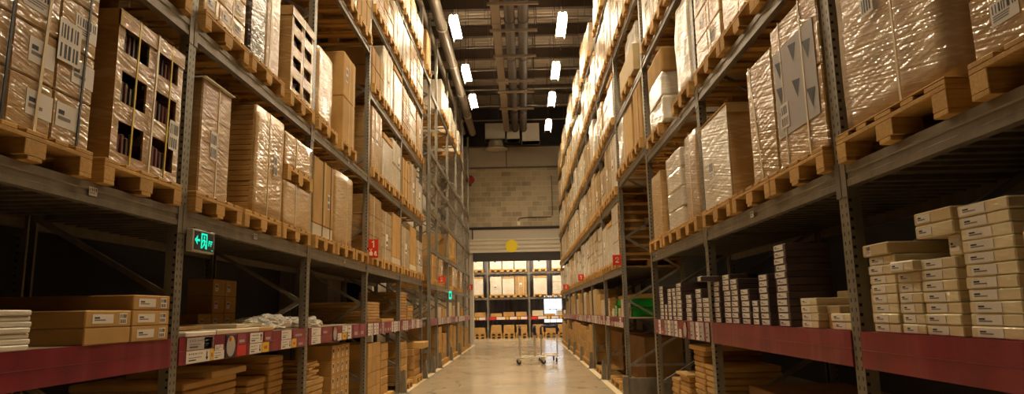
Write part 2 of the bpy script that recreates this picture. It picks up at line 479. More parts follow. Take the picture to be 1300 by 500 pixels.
def rack(name, label, side, X, frames, levels, uh, deck=(), red=(), rear_red=True):
    """one bolted rack row. frames: y of every frame; levels: {bay: [beam tops]}; side +1 = rack lies towards -X of its aisle face"""
    r = empty(name, (X, frames[0], 0), 0 if side > 0 else PI)
    tag(r, label, 'rack')
    y0 = frames[0]; s = side
    for i, fy in enumerate(frames):
        h = uh[i] if isinstance(uh, (list, tuple)) else uh
        ly = (fy - y0) * s
        obj('upright', upright_mesh(h), r, (0, ly, 0))
        obj('upright', upright_mesh(h), r, (-DEP, ly, 0), PI)
        br = cached(('brace', round(h, 2)), lambda: brace_mesh(h))
        obj('brace', br, r, (0, ly, 0))
    for i in range(len(frames) - 1):
        L = frames[i + 1] - frames[i]; yc = ((frames[i] + frames[i + 1]) / 2 - y0) * s
        for z in levels.get(i, ()):
            obj('beam', beam_mesh(L), r, (0, yc, z - .115))
            obj('beam', beam_mesh(L), r, (-DEP, yc, z - .115), PI)
        if i in deck:
            def dm(L=L):
                mb = MB('beam_steel')
                n = int(L / .14)
                for k in range(n): mb.box(-DEP + .052, -.052, -L / 2 + .06 + k * .14, -L / 2 + .06 + k * .14 + .05, -.045, -.012)
                mb.box(-DEP + .052, -.052, -L / 2 + .06, L / 2 - .06, -.012, -.004)
                return mb.mesh('shelf_deck')
            obj('shelf_deck', cached(('deck', round(L, 2)), dm), r, (0, yc, levels[i][0]))
        if i in red:
            def rm(L=L):
                mb = MB('red_edge')
                a = L / 2 - .052
                m = (RED_T + RED_B) / 2 - RED_B
                mb.box(-.045, .010, -a, a, 0, m - .002); mb.box(-.045, .008, -a, a, m + .002, RED_T - RED_B)
                mb.box(-.05, .012, -a, a, m - .001, m + .001, 'pinkish_print')
                return mb.mesh('shelf_edge')
            obj('shelf_edge', cached(('red', round(L, 2)), rm), r, (0, yc, RED_B))
            def bm_(L=L):
                mb = MB('beam_steel'); a = L / 2 - .052
                mb.box(-DEP, -DEP + .05, -a, a, -.12, 0); 
                return mb.mesh('beam')
            obj('beam', cached(('redrear', round(L, 2)), bm_), r, (0, yc, RED_T))
            def sm(L=L):
                mb = MB('white_board'); a = L / 2 - .052
                mb.box(-DEP + .05, -.046, -a, a, -.025, -.0002); return mb.mesh('shelf_board')
            obj('shelf_board', cached(('redboard', round(L, 2)), sm), r, (0, yc, RED_T))
    return r

def brace_mesh(h):
    mb = MB('brace_steel')
    x0, x1 = -.075, -DEP + .075
    z = .5; k = 0; step = .55
    def bar(za, zb, xa, xb):
        d = Vector((xb - xa, 0, zb - za)); L = d.length; ang = math.atan2(d.z, d.x)
        M = Matrix.Translation((xa, 0, za)) @ Matrix.Rotation(-ang, 4, 'Y')
        mb.box(0, L, -.02, .02, -.018, -.012, None, M); mb.box(0, L, -.02, -.015, -.018, .018, None, M); mb.box(0, L, .015, .02, -.018, .018, None, M)
    bar(.5, .5, x0, x1)
    while z + step < h - .1:
        bar(z, z + step, x0 if k % 2 == 0 else x1, x1 if k % 2 == 0 else x0); z += step; k += 1
    bar(z, z, x0, x1)
    return mb.mesh('brace')

# ------------------------------------------------------------------ pallets
def pallet_parts(w=.8, d=1.2):
    top = MB('pallet_wood')
    bw = [.145, .1, .145, .1, .145]
    gap = (w - sum(bw)) / 4; y = -w / 2
    for b in bw: top.cbox(-d / 2, d / 2, y, y + b, .122, .144, .003); y += b + gap
    str_ = [(-d / 2, -d / 2 + .145), (-.0725, .0725), (d / 2 - .145, d / 2)]
    cross = MB('pallet_wood').cbox(-.0725, .0725, -w / 2, w / 2, 0, .022, .003)
    blk = MB('pallet_wood').cbox(-.0725, .0725, -.05, .05, 0, .078, .003)
    blkw = MB('pallet_wood').cbox(-.0725, .0725, -.0725, .0725, 0, .078, .003)
    run = MB('pallet_wood').cbox(-d / 2, d / 2, -.05, .05, 0, .022, .003)
    return dict(top=top.mesh('deck_boards'), cross=cross.mesh('cross_board'), blk=blk.mesh('block'), blkw=blkw.mesh('block'), run=run.mesh('bottom_board'))
PP = {}
def pallet_near(label, x, y, z, rz, w=.8, group=None):
    if w not in PP: PP[w] = pallet_parts(w)
    p = PP[w]
    r = empty('wooden_pallet', (x, y, z), rz); tag(r, label, 'pallet', group)
    obj('deck_boards', p['top'], r)
    for cx in (-.5275, 0, .5275):
        obj('cross_board', p['cross'], r, (cx, 0, .100))
        for cy in (-w / 2 + .0505, 0, w / 2 - .0505):
            obj('block', p['blkw'] if cy == 0 else p['blk'], r, (cx, cy, .022))
    for cy in (-w / 2 + .0505, 0, w / 2 - .0505): obj('bottom_board', p['run'], r, (0, cy, 0))
    return r
def pallet_mesh(w):
    def f():
        d = 1.2; mb = MB('pallet_wood')
        bw = [.145, .1, .145, .1, .145]; gap = (w - sum(bw)) / 4; y = -w / 2
        for b in bw: mb.box(-d / 2, d / 2, y, y + b, .122, .144); y += b + gap
        for cx in (-.5275, 0, .5275):
            mb.box(cx - .0725, cx + .0725, -w / 2, w / 2, .1, .122)
            for cy, hw in ((-w / 2 + .05, .05), (0, .0725), (w / 2 - .05, .05)): mb.box(cx - .0725, cx + .0725, cy - hw, cy + hw, .022, .1)
        for cy in (-w / 2 + .05, 0, w / 2 - .05): mb.box(-d / 2, d / 2, cy - .05, cy + .05, 0, .022)
        return mb.mesh('wooden_pallet')
    return cached(('pal', round(w, 3)), f)
def pallet_far(label, x, y, z, rz, w=.8, group=None):
    o = obj('wooden_pallet', pallet_mesh(w), None, (x, y, z), rz); return tag(o, label, 'pallet', group)

# ------------------------------------------------------------------ labels and straps as parts (front is +x)
def label_mesh(w, h, seed, style=0):
    def f():
        R = random.Random(seed); mb = MB('paper')
        mb.box(0, .0015, -w / 2, w / 2, -h / 2, h / 2)
        t = .0022
        if style == 0:      # barcode over text lines
            y = -w * .42
            while y < w * .40:
                b = R.choice((.004, .007, .011)) * w / .12; mb.box(0, t, y, min(y + b, w * .42), h * .02, h * .40, 'ink'); y += b + R.choice((.006, .01)) * w / .12
            for k in range(3): mb.box(0, t, -w * .42, w * R.uniform(.1, .42), -h * (.12 + .1 * k), -h * (.07 + .1 * k), 'ink_grey')
        elif style == 1:    # product sticker: short bold line and a thin one
            mb.box(0, t, -w * .40, -w * .16, h * .02, h * .2, 'ink'); mb.box(0, t, -w * .40, w * .12, -h * .2, -h * .06, 'ink_grey')
        elif style == 2:    # two barcodes
            for zz in (.05, -.42):
                y = -w * .4
                while y < w * .38:
                    b = R.choice((.005, .009, .014)) * w / .12; mb.box(0, t, y, min(y + b, w * .4), h * zz, h * (zz + .34), 'ink'); y += b + R.choice((.007, .012)) * w / .12
        return mb.mesh('shipping_label')
    return cached(('lab', round(w, 3), round(h, 3), style, seed % 4), f)
def put_label(parent, xf, y, z, w, h, seed=0, style=0, name='shipping_label', rx=0):
    return obj(name, label_mesh(w, h, seed, style), parent, (xf, y, z), rot=(rx, 0, 0), label='white paper label')
def strap(parent, xf, y, h, d, mat='strap_white', z0=0.0, wd=.016, lean=0.0, label='pale strap'):
    mb = MB(mat); xb = xf - d
    mb.add([(xf + .004, y - wd / 2 + lean, z0), (xf + .004, y + wd / 2 + lean, z0), (xf + .004, y + wd / 2, h + .004), (xf + .004, y - wd / 2, h + .004),
            (xf, y - wd / 2 + lean, z0), (xf, y + wd / 2 + lean, z0), (xf, y + wd / 2, h), (xf, y - wd / 2, h)],
           [(0, 1, 2, 3), (4, 7, 6, 5), (0, 3, 7, 4), (1, 5, 6, 2), (0, 4, 5, 1)])
    mb.box(xb, xf + .004, y - wd / 2, y + wd / 2, h, h + .004)
    return obj('strap', mb, parent, label=label)

# ------------------------------------------------------------------ loads; local origin: middle of base, front +x, near end -y*side
def ld_cartons(r, w, d, h, ny, nz, mat='wrapped_brown', seed=0, nx=2, labels=.5, chunk=.0, c=.008, lw=.14):
    R = random.Random(seed); cw, ch, cd = w / ny, h / nz, d / nx
    me = cached(('ct', round(cw, 3), round(cd, 3), round(ch, 3), mat), lambda: MB(mat).cbox(-cd / 2 + .002, cd / 2 - .002, -cw / 2 + .002, cw / 2 - .002, .001, ch - .001, c).mesh('carton'))
    for k in range(nz):
        for i in range(nx):
            for j in range(ny):
                o = obj('carton', me, r, (-d / 2 + cd * (i + .5) + R.uniform(-chunk, chunk), -w / 2 + cw * (j + .5), k * ch))
                if i == nx - 1 and R.random() < labels:
                    put_label(o, cd / 2 - .002 + .0005, R.uniform(-.2, .2) * cw, ch * .55, min(lw, cw * .6), min(lw * .62, ch * .5), R.randrange(9), R.choice((0, 1)))
def ld_layers(r, w, d, h, t, mat='wrapped_tan', seed=0):
    R = random.Random(seed); n = max(2, int(round(h / t))); t = h / n
    def f():
        mb = MB(mat)
        for k in range(n): mb.cbox(-d / 2 + R.uniform(0, .006), d / 2 - R.uniform(0, .008), -w / 2 + R.uniform(0, .006), w / 2 - R.uniform(0, .006), k * t + .0008, (k + 1) * t - .0008, .005)
        return mb.mesh('flat_cartons')
    obj('flat_cartons', cached(('ly', round(w, 2), round(d, 2), round(h, 2), round(t, 3), mat, seed % 3), f), r)
def ld_lump(r, w, d, h, mat='wrapped_tan', seed=0, amp=.018, taper=0.0, name='wrapped_goods', z=0.0):
    me = cached(('lump', round(w, 2), round(d, 2), round(h, 2), mat, seed % 5, amp), lambda: lumpy(w, d, h, mat, seed, amp, 9, taper))
    return obj(name, me, r, (0, 0, z))
def ld_tall(r, w, d, h, nz=1, mat='cardboard', straps=(), smat='strap_black', seam=True, base=None):
    """big upright cartons one on another with taped seam; base = height of a pale foot"""
    z = 0
    if base:
        obj('foot_tray', MB('white_board').cbox(-d / 2 + .004, d / 2 - .004, -w / 2 + .004, w / 2 - .004, 0, base - .002, .006), r, label='white foot tray'); z = base
    ch = (h - z) / nz
    for k in range(nz):
        mb = MB(mat).cbox(-d / 2, d / 2, -w / 2, w / 2, z + k * ch + .001, z + (k + 1) * ch - .001, .01)
        if seam: mb.box(d / 2, d / 2 + .001, -.03, .03, z + k * ch + .02, z + (k + 1) * ch - .02, 'cardboard_pale')
        obj('carton', mb, r)
    for y in straps: strap(r, d / 2, y * w, h, d, smat, 0, .014, label='dark strap' if smat == 'strap_black' else 'pale strap')
def ld_crate(r, w, d, h, nz=3, ny=2, seed=0):
    """carton display sleeve: rows of windows with dark goods inside"""
    mat = 'wrapped_brown'; t = .012
    rows = h / nz; colw = w / ny
    g = MB('dark_goods'); R = random.Random(seed)
    for k in range(nz):
        for j in range(ny):
            for q in range(4):
                y0 = -w / 2 + j * colw + .1 + q * (colw - .2) / 4
                g.cbox(-d / 2 + .04, d / 2 - .03, y0 + .004, y0 + (colw - .2) / 4 - .004, k * rows + .06, k * rows + rows * R.uniform(.62, .74), .01, 'red_goods' if R.random() < .4 else 'dark_goods')
    obj('stacked_goods', g, r, label='dark and red goods inside the windows')
    f = MB(mat); x1 = d / 2; x0 = -d / 2
    def panel(put, W, ncol, post, endp):
        """a board with a grid of windows, laid out as strips that do not overlap"""
        cwid = W / ncol; zs = [0.0]
        for k in range(nz): zs += [k * rows + .07, (k + 1) * rows - .045]
        zs.append(h)
        for q in range(0, len(zs), 2): put(-W / 2, W / 2, zs[q], zs[q + 1])
        for q in range(1, len(zs) - 1, 2):
            for j in range(ncol + 1):
                yc = -W / 2 + j * cwid; a_ = max(-W / 2, yc - (endp if j in (0, ncol) else post)); b_ = min(W / 2, yc + (endp if j in (0, ncol) else post))
                put(a_, b_, zs[q], zs[q + 1])
    for xx in ((x1 - t, x1), (x0, x0 + t)): panel(lambda a_, b_, c_, d_: f.box(xx[0], xx[1], a_, b_, c_, d_), w, ny, .05, .065)
    for ys in ((-w / 2, -w / 2 + t), (w / 2 - t, w / 2)): panel(lambda a_, b_, c_, d_: f.box(a_ * (1 - 2 * t / d), b_ * (1 - 2 * t / d), ys[0], ys[1], c_, d_), d, 3, .1, .2)
    obj('sleeve', f, r)
    obj('lid', MB(mat).cbox(x0 - .008, x1 + .008, -w / 2 - .008, w / 2 + .008, h + .001, h + .012, .004).box(x1 + .001, x1 + .008, -w / 2 - .008, w / 2 + .008, h - .09, h + .002).box(x0 - .008, x1 + .008, -w / 2 - .008, -w / 2 - .001, h - .09, h + .002).box(x0 - .008, x1 + .008, w / 2 + .001, w / 2 + .008, h - .09, h + .002), r)
def ld_capped(r, w, d, h, mat='wrapped_white', cap='cardboard', caph=.12, foot=0):
    z = 0
    if foot: obj('foot_tray', MB(cap).cbox(-d / 2 - .008, d / 2 + .008, -w / 2 - .008, w / 2 + .008, 0, foot, .006), r); z = foot
    obj('white_block', MB(mat).cbox(-d / 2, d / 2, -w / 2, w / 2, z + .001, h - .004, .012), r)
    mb = MB(cap).cbox(-d / 2 - .012, d / 2 + .012, -w / 2 - .012, w / 2 + .012, h - .003, h + .012, .004)
    mb.box(d / 2 + .002, d / 2 + .012, -w / 2 - .012, w / 2 + .012, h - caph, h); mb.box(-d / 2 - .012, d / 2 + .012, -w / 2 - .012, -w / 2 - .002, h - caph, h); mb.box(-d / 2 - .012, d / 2 + .012, w / 2 + .002, w / 2 + .012, h - caph, h)
    obj('cap', mb, r, label='brown card cap')
def ld_tiers(r, w, d, h, n, mat='wrapped_white', seed=0, top=None):
    ch = h / n
    for k in range(n):
        m = top if (top and k == n - 1) else mat
        ld_lump(r, w - .02 * ((k + seed) % 2), d, ch - .003, m, seed + k, .012, name='carton', z=k * ch)

# far loads: one mesh each, several materials, a set of variants per kind
def far_mesh(kind, w, h, seed):
    d = 1.12
    def f():
        R = random.Random(seed * 13 + 5); mb = MB('wrapped_brown')
        if kind == 'brown':
            ny, nz = R.choice((1, 2, 2)), R.choice((2, 3, 4))
            for k in range(nz):
                for j in range(ny): mb.cbox(-d / 2, d / 2, -w / 2 + j * w / ny + .002, -w / 2 + (j + 1) * w / ny - .002, k * h / nz + .002, (k + 1) * h / nz - .002, .008, 'wrapped_brown')
        elif kind == 'tan':
            nz = int(h / .06)
            for k in range(nz): mb.cbox(-d / 2, d / 2 - R.uniform(0, .012), -w / 2, w / 2, k * h / nz + .001, (k + 1) * h / nz - .001, .006, 'wrapped_tan')
        elif kind == 'white':
            nz = R.choice((1, 2, 3))
            for k in range(nz): mb.cbox(-d / 2, d / 2 - R.uniform(0, .02), -w / 2 + R.uniform(0, .02), w / 2 - R.uniform(0, .02), k * h / nz + .002, (k + 1) * h / nz - .002, .02, 'wrapped_white')
        elif kind == 'grey':
            nz = R.choice((2, 4))
            for k in range(nz):
                for j in range(2): mb.cbox(-d / 2, d / 2, -w / 2 + j * w / 2 + .002, -w / 2 + (j + 1) * w / 2 - .002, k * h / nz + .002, (k + 1) * h / nz - .002, .012, 'wrapped_grey')
        elif kind == 'plain':
            mb.cbox(-d / 2, d / 2, -w / 2, w / 2, 0, h * .5 - .002, .01, 'cardboard'); mb.cbox(-d / 2, d / 2, -w / 2, w / 2, h * .5 + .002, h, .01, 'cardboard')
            for y in (-.2, .15): mb.box(-d / 2, d / 2 + .004, y, y + .014, 0, h + .003, 'strap_black')
        elif kind == 'tall':
            for j in range(2): mb.cbox(-d / 2, d / 2, -w / 2 + j * w / 2 + .003, -w / 2 + (j + 1) * w / 2 - .003, .12, h, .01, 'cardboard')
            mb.box(-d / 2, d / 2, -w / 2, w / 2, 0, .118, 'white_board')
        elif kind == 'capped':
            mb.cbox(-d / 2, d / 2, -w / 2, w / 2, 0, h - .1, .015, 'wrapped_white'); mb.cbox(-d / 2 - .01, d / 2 + .01, -w / 2 - .01, w / 2 + .01, h - .099, h, .008, 'cardboard')
        if kind in ('brown', 'white', 'grey', 'tan'):
            for y in (-.18, .2)[:R.choice((1, 2))]: mb.box(d / 2, d / 2 + .005, y * w, y * w + .014, 0, h, 'strap_white')
            if R.random() < .7:
                y = R.uniform(-.2, .15) * w; z = R.uniform(.3, .6) * h
                mb.box(d / 2, d / 2 + .004, y, y + .16, z, z + .2, 'paper'); mb.box(d / 2, d / 2 + .005, y + .02, y + .14, z + .03, z + .08, 'ink')
        return mb.mesh('far_load')
    return cached(('far', kind, round(w, 2), round(h, 2), seed), f)
FAR = {'brown': ('wrapped_carton_stack', 'film-wrapped brown carton stack'), 'tan': ('flat_carton_stack', 'wrapped stack of flat tan cartons'), 'white': ('wrapped_white_load', 'white film-wrapped load'),
       'grey': ('wrapped_carton_stack', 'pale film-wrapped carton stack'), 'plain': ('strapped_carton', 'plain brown double carton with straps'), 'tall': ('tall_carton_pair', 'pair of tall brown cartons on white foot'),
       'capped': ('capped_white_load', 'white load with brown card cap')}

# ------------------------------------------------------------------ placing things on the racks
PXL, PXR = XL + .05 - .6, XR - .05 + .6
def side_of(s): return (PXL, 0.0) if s == 'L' else (PXR, PI)
TIER = ['lowest', 'second', 'third', 'fourth', 'fifth']
def slotname(f): return 'near' if f < .34 else ('middle' if f < .67 else 'far')
def where(s, k, slot, tier): return '%s slot, %s bay, %s tier, %s rack' % (slot, ORD[k + 1], TIER[tier], 'exit-sign' if s == 'L' else 'green-crate')
def rack_group(s, k, tier, what): return '%s on the %s tier of the %s rack' % (what, TIER[tier], 'exit-sign' if s == 'L' else 'green-crate')

LEVELS = {'L': {}, 'R': {}}
def head(s, k, zb):
    up = [z for z in LEVELS[s].get(k, ()) if z > zb + .1]
    return (min(up) - zb) if up else 9
def near(s, k, tier, slot, zb, yc, pw, lw, name, look, build, ly=None, cat='pallet load', dx=0.0, ld=1.14, near_pal=True):
    """a pallet with its load: pallet centred at yc (width pw) on beams at zb; load width lw centred at ly"""
    x, rz = side_of(s); w = where(s, k, slot, tier)
    (pallet_near if near_pal else pallet_far)('wooden pallet in %s' % w, x, yc, zb + .0005, rz, pw, rack_group(s, k, tier, 'pallets'))
    if build is None: return None
    r = empty(name, (x - dx * (1 if s == 'L' else -1), ly if ly is not None else yc, zb + .146), rz)
    tag(r, '%s, %s' % (look, w), cat, rack_group(s, k, tier, 'loads'))
    build(r)
    return r
def far(s, k, tier, f, zb, yc, kind, w, h, seed, pw=.8, dx=0.0):
    h = min(h, head(s, k, zb) - .146 - .16)
    x, rz = side_of(s); wh = where(s, k, slotname(f), tier)
    pallet_far('wooden pallet in %s' % wh, x, yc, zb + .0005, rz, pw, rack_group(s, k, tier, 'pallets'))
    nm, look = FAR[kind]
    look = {'brown': 'film-wrapped brown carton stack', 'tan': 'wrapped flat tan cartons', 'white': 'white film-wrapped load', 'grey': 'pale film-wrapped carton stack',
            'plain': 'plain brown strapped cartons', 'tall': 'tall brown white-footed cartons', 'capped': 'white load with brown cap'}[kind]
    o = obj(nm, far_mesh(kind, w, h, seed), None, (x - dx * (1 if s == 'L' else -1), yc, zb + .146), rz)
    tag(o, '%s, %s' % (look, wh), 'pallet load', rack_group(s, k, tier, 'loads'))

def build_left():
    A_FR = [yl(k) for k in range(-1, 5)] + [17.2, 18.61, 21.41, 24.21, 27.01, 29.81]
    low = [T2, T3L, T4L]; mid = [T2, 3.55, 4.91, 6.25, 7.48]; end = [2.165, 3.10, 4.08, 4.95, 5.65, 7.28]
    lv = {0: low, 1: low, 2: low, 3: mid, 4: mid, 5: [7.48], 6: end, 7: end, 8: end, 9: end, 10: end}
    for q, v in lv.items(): LEVELS['L'][q - 1] = v
    r = rack('pallet_rack', 'long grey pallet rack carrying the green exit sign and red 1 sign', 1, XL, A_FR, lv, [5.9, 5.9, 8.2, 8.2, 8.2, 8.9] + [9.2] * 6, deck=(0, 1, 2, 3, 4), red=(0, 1, 2, 3, 4, 6, 7, 8, 9, 10))
    # ---- bay -1
    def a(r):
        ld_cartons(r, .90, 1.14, 1.02, 3, 4, 'wrapped_brown', 3, labels=.9, lw=.2)
        strap(r, .575, .08, 1.02, 1.14, 'strap_white', 0, .02, -.05); strap(r, .575, -.16, 1.02, 1.14, 'strap_black', 0, .016, -.02, 'black strap'); strap(r, .575, .37, 1.02, 1.14, 'strap_black', 0, .016, -.03, 'black strap')
        put_label(r, .578, .22, .52, .17, .22, 1, 2)
    near('L', -1, 0, 'middle', T2, 3.10, .85, .9, 'wrapped_carton_stack', 'strapped wrapped carton stack', a, 3.075)
    def b(r):
        ld_crate(r, .76, 1.1, .91, 3, 2, 4)
        for y in (-.17, .22): strap(r, .555, y, .922, 1.1, 'strap_yellow', 0, .016, -.02, 'yellow strap')
        strap(r, .56, .04, .925, 1.1, 'strap_white', 0, .02, -.03)
        put_label(r, .560, .29, .32, .12, .2, 2, 2)
    near('L', -1, 0, 'far', T2, 4.06, .86, .76, 'display_carton', 'windowed display carton with yellow straps', b, 4.12)
    near('L', -1, 1, 'far', T3L, 4.08, .8, .8, 'wrapped_carton_stack', 'wrapped brown carton stack', lambda r: ld_cartons(r, .8, 1.12, 1.2, 2, 4, 'wrapped_brown', 9), 4.08)
    near('L', -1, 1, 'middle', T3L, 3.18, .8, .8, 'wrapped_carton_stack', 'wrapped tan carton stack', lambda r: ld_cartons(r, .8, 1.12, 1.2, 2, 4, 'wrapped_tan', 10), 3.18)
    # ---- bay 0
    def c(r):
        ld_tall(r, .50, 1.1, .87, 1, 'wrapped_brown', (.05,), 'strap_white', False)
        obj('top_sheet', MB('plastic_film').cbox(-.57, .575, -.26, .26, .873, .88, .003), r, label='clear film top sheet')
        put_label(r, .552, -.03, .40, .12, .22, 3, 2)
        for k in range(3): obj('carton_seam', MB('cardboard_dark').box(.5505, .552, -.2, .24, .2 + .2 * k, .206 + .2 * k), r, label='dark seam between cartons')
    near('L', 0, 0, 'near', T2, 5.09, .8, .5, 'wrapped_carton', 'tall dusky film-wrapped carton', c, 5.05)
    def d(r):
        ld_layers(r, .70, 1.13, .95, .046, 'cardboard', 1); obj('film_wrap', lumpy(.70, .05, .95, 'wrapped_tan', 4, .008), r, (.562, 0, 0), label='crinkled film round the front'); put_label(r, .592, .12, .5, .1, .2, 4, 2); strap(r, .592, -.05, .95, 1.16, 'strap_white', 0, .014)
    near('L', 0, 0, 'middle', T2, 5.97, .85, .7, 'flat_carton_stack', 'glossy wrapped flat carton stack', d, 6.08)
    def e(r):
        ld_layers(r, .86, 1.12, .44, .11, 'cardboard', 2); obj('film_wrap', lumpy(.86, .05, .425, 'wrapped_tan', 2, .008), r, (.557, 0, 0), label='crinkled film round the front'); strap(r, .585, -.1, .434, 1.12, 'strap_white', 0, .014)
    near('L', 0, 0, 'far', T2, 6.88, .86, .86, 'wrapped_carton_stack', 'lower half of two-tier wrapped cartons', e, 6.92)
    pallet_far('thin wooden pallet between the two wrapped tiers, far slot of second bay, exit-sign rack', PXL, 6.92, T2 + .587, 0, .8)
    t = empty('wrapped_carton_stack', (PXL, 6.92, T2 + .732)); tag(t, 'upper half of two-tier wrapped cartons, far slot of second bay, exit-sign rack', 'pallet load')
    ld_layers(t, .86, 1.1, .33, .11, 'cardboard', 0); obj('film_wrap', lumpy(.86, .05, .33, 'wrapped_tan', 3, .008), t, (.547, 0, 0), label='crinkled film round the front'); strap(t, .575, -.1, .33, 1.1, 'strap_white', 0, .014)
    def f(r):
        ld_cartons(r, .74, 1.12, 1.15, 3, 6, 'wrapped_tan', 12, labels=.8); strap(r, .565, .1, 1.15, 1.12, 'strap_white', 0, .016); strap(r, .565, -.2, 1.15, 1.12, 'strap_yellow', 0, .014, 0, 'yellow strap')
    near('L', 0, 1, 'near', T3L, 5.08, .8, .74, 'wrapped_carton_stack', 'wrapped tan carton stack', f, 5.10)
    def g(r):
        for j, m in enumerate(('wrapped_dark', 'wrapped_grey')):
            o = obj('tall_carton', MB(m).cbox(-.55, .55, -.36 + .36 * j + .003, .36 * j - .003, .001, 1.25, .02), r, label='tall %s film-wrapped carton' % ('dark', 'pale')[j])
        strap(r, .552, .1, 1.25, 1.1, 'strap_white', 0, .014)
    near('L', 0, 1, 'middle', T3L, 5.95, .8, .72, 'wrapped_carton_pair', 'dark and pale tall wrapped cartons', g, 5.95)
    def h(r):
        ld_crate(r, .72, 1.12, .92, 4, 2, 9); strap(r, .565, .02, .932, 1.12, 'strap_white', 0, .014)
    near('L', 0, 1, 'far', T3L, 6.93, .8, .72, 'display_carton', 'windowed display carton', h, 6.965)
    # ---- bay 1
    def i(r):
        ld_tall(r, .80, 1.12, .90, 1, 'cardboard', (-.06, .34), 'strap_black', True, .14); put_label(r, .563, .18, .45, .08, .18, 1, 2)
        obj('edge_board', MB('cardboard_pale').cbox(.561, .567, -.02, .04, .15, .9, .002), r)
    near('L', 1, 0, 'near', T2, 7.88, .8, .8, 'strapped_carton', 'plain brown strapped carton on white foot', i, 7.89)
    def j(r): ld_lump(r, .94, 1.12, .93, 'wrapped_tan', 3, .012, name='wrapped_goods'); strap(r, .57, .05, .93, 1.1, 'strap_white', 0, .012)
    near('L', 1, 0, 'middle', T2, 8.82, .88, .94, 'wrapped_bundle', 'rounded film-wrapped tan bundle', j, 8.84)
    near('L', 1, 0, 'far', T2, 9.72, .8, .7, 'wrapped_carton_stack', 'dull reddish wrapped carton stack', lambda r: ld_cartons(r, .72, .9, .95, 3, 5, 'wrapped_brown', 4, labels=.2), 9.72, dx=.18)
    def kk(r): ld_lump(r, .66, 1.12, .88, 'wrapped_tan', 1, .012, name='wrapped_goods')
    near('L', 1, 1, 'near', T3L, 7.88, .8, .66, 'wrapped_bundle', 'glossy film-wrapped tan bundle', kk, 7.86)
    def ll(r):
        ld_tall(r, .62, 1.12, 1.24, 2, 'cardboard', (.32,), 'strap_white', True); put_label(r, .563, -.16, .95, .1, .2, 3, 2)
    near('L', 1, 1, 'middle', T3L, 8.86, .8, .62, 'stacked_cartons', 'two big plain brown cartons', ll, 8.95)
    far('L', 1, 2, .5, T4L, 8.85, 'brown', .8, .95, 1); far('L', 1, 2, .9, T4L, 9.72, 'plain', .8, .9, 2); far('L', 1, 2, .1, T4L, 7.95, 'grey', .8, .9, 3)
    far('L', 0, 2, .9, T4L, 6.9, 'brown', .8, .95, 4); far('L', 0, 2, .5, T4L, 6.0, 'tan', .8, .95, 5)
    # ---- bays 2, 3
    plan = {2: [('brown', 'grey', 'tall'), ('brown', 'capped', 'white'), ('plain', 'white', 'capped'), ('brown', 'tan', 'white'), ('grey', 'white', 'brown')],
            3: [('grey', 'tall', 'grey'), ('plain', 'grey', 'white'), ('tan', 'white', 'brown'), ('white', 'grey', 'tan'), ('white', 'tan', 'grey')]}
    hs = {2: [(.95, .84, .92), (1.0, .8, .94), (.62, 1.0, .98), (.95, .9, 1.0), (1.0, .9, .9)], 3: [(.8, .92, .72), (.8, .9, .7), (.9, .95, .9), (.9, 1.0, .9), (.9, .8, .7)]}
    for k in (2, 3):
        for t_, zb in enumerate(mid):
            for q in range(3):
                y = yl(k) + .52 + q * .9
                far('L', k, t_, (.1, .5, .9)[q], zb, y, plan[k][t_][q], (.82, .76, .8)[(q + t_) % 3], hs[k][t_][q] if t_ < 4 or True else .9, (k * 7 + t_ * 3 + q) % 4)
    # ---- over the passage and the far end
    far('L', 4, 4, .9, 7.48, 16.7, 'plain', .62, .95, 1, .7)
    def endload(k, t_, f_, zb, y, kind, w, h, sd): far('L', k, t_, f_, zb, y, kind, w, h, sd)
    endload(5, 0, .1, 2.165, 18.0, 'plain', .8, .95, 2)
    endload(6, 0, .1, 2.165, 22.5 - 3, 'tan', .8, .9, 0); endload(7, 0, .5, 2.165, 22.8, 'brown', .8, .92, 1); endload(7, 0, .9, 2.165, 23.7, 'tan', .8, .92, 2)
    endload(7, 1, .5, 3.10, 23.2, 'plain', .8, .9, 3); endload(7, 1, .1, 3.10, 22.0, 'plain', .8, .88, 3)
    endload(6, 4, .5, 7.28, 20.0, 'white', .8, .95, 1); endload(6, 4, .9, 7.28, 20.9, 'grey', .8, .8, 2)
    endload(7, 4, .5, 7.28, 22.6, 'white', .8, .85, 2); endload(7, 4, .9, 7.28, 23.5, 'white', .8, .7, 0); endload(8, 4, .5, 7.28, 25.4, 'white', .8, .8, 3)
    endload(8, 0, .5, 2.165, 25.6, 'brown', .8, .9, 3)
    return r

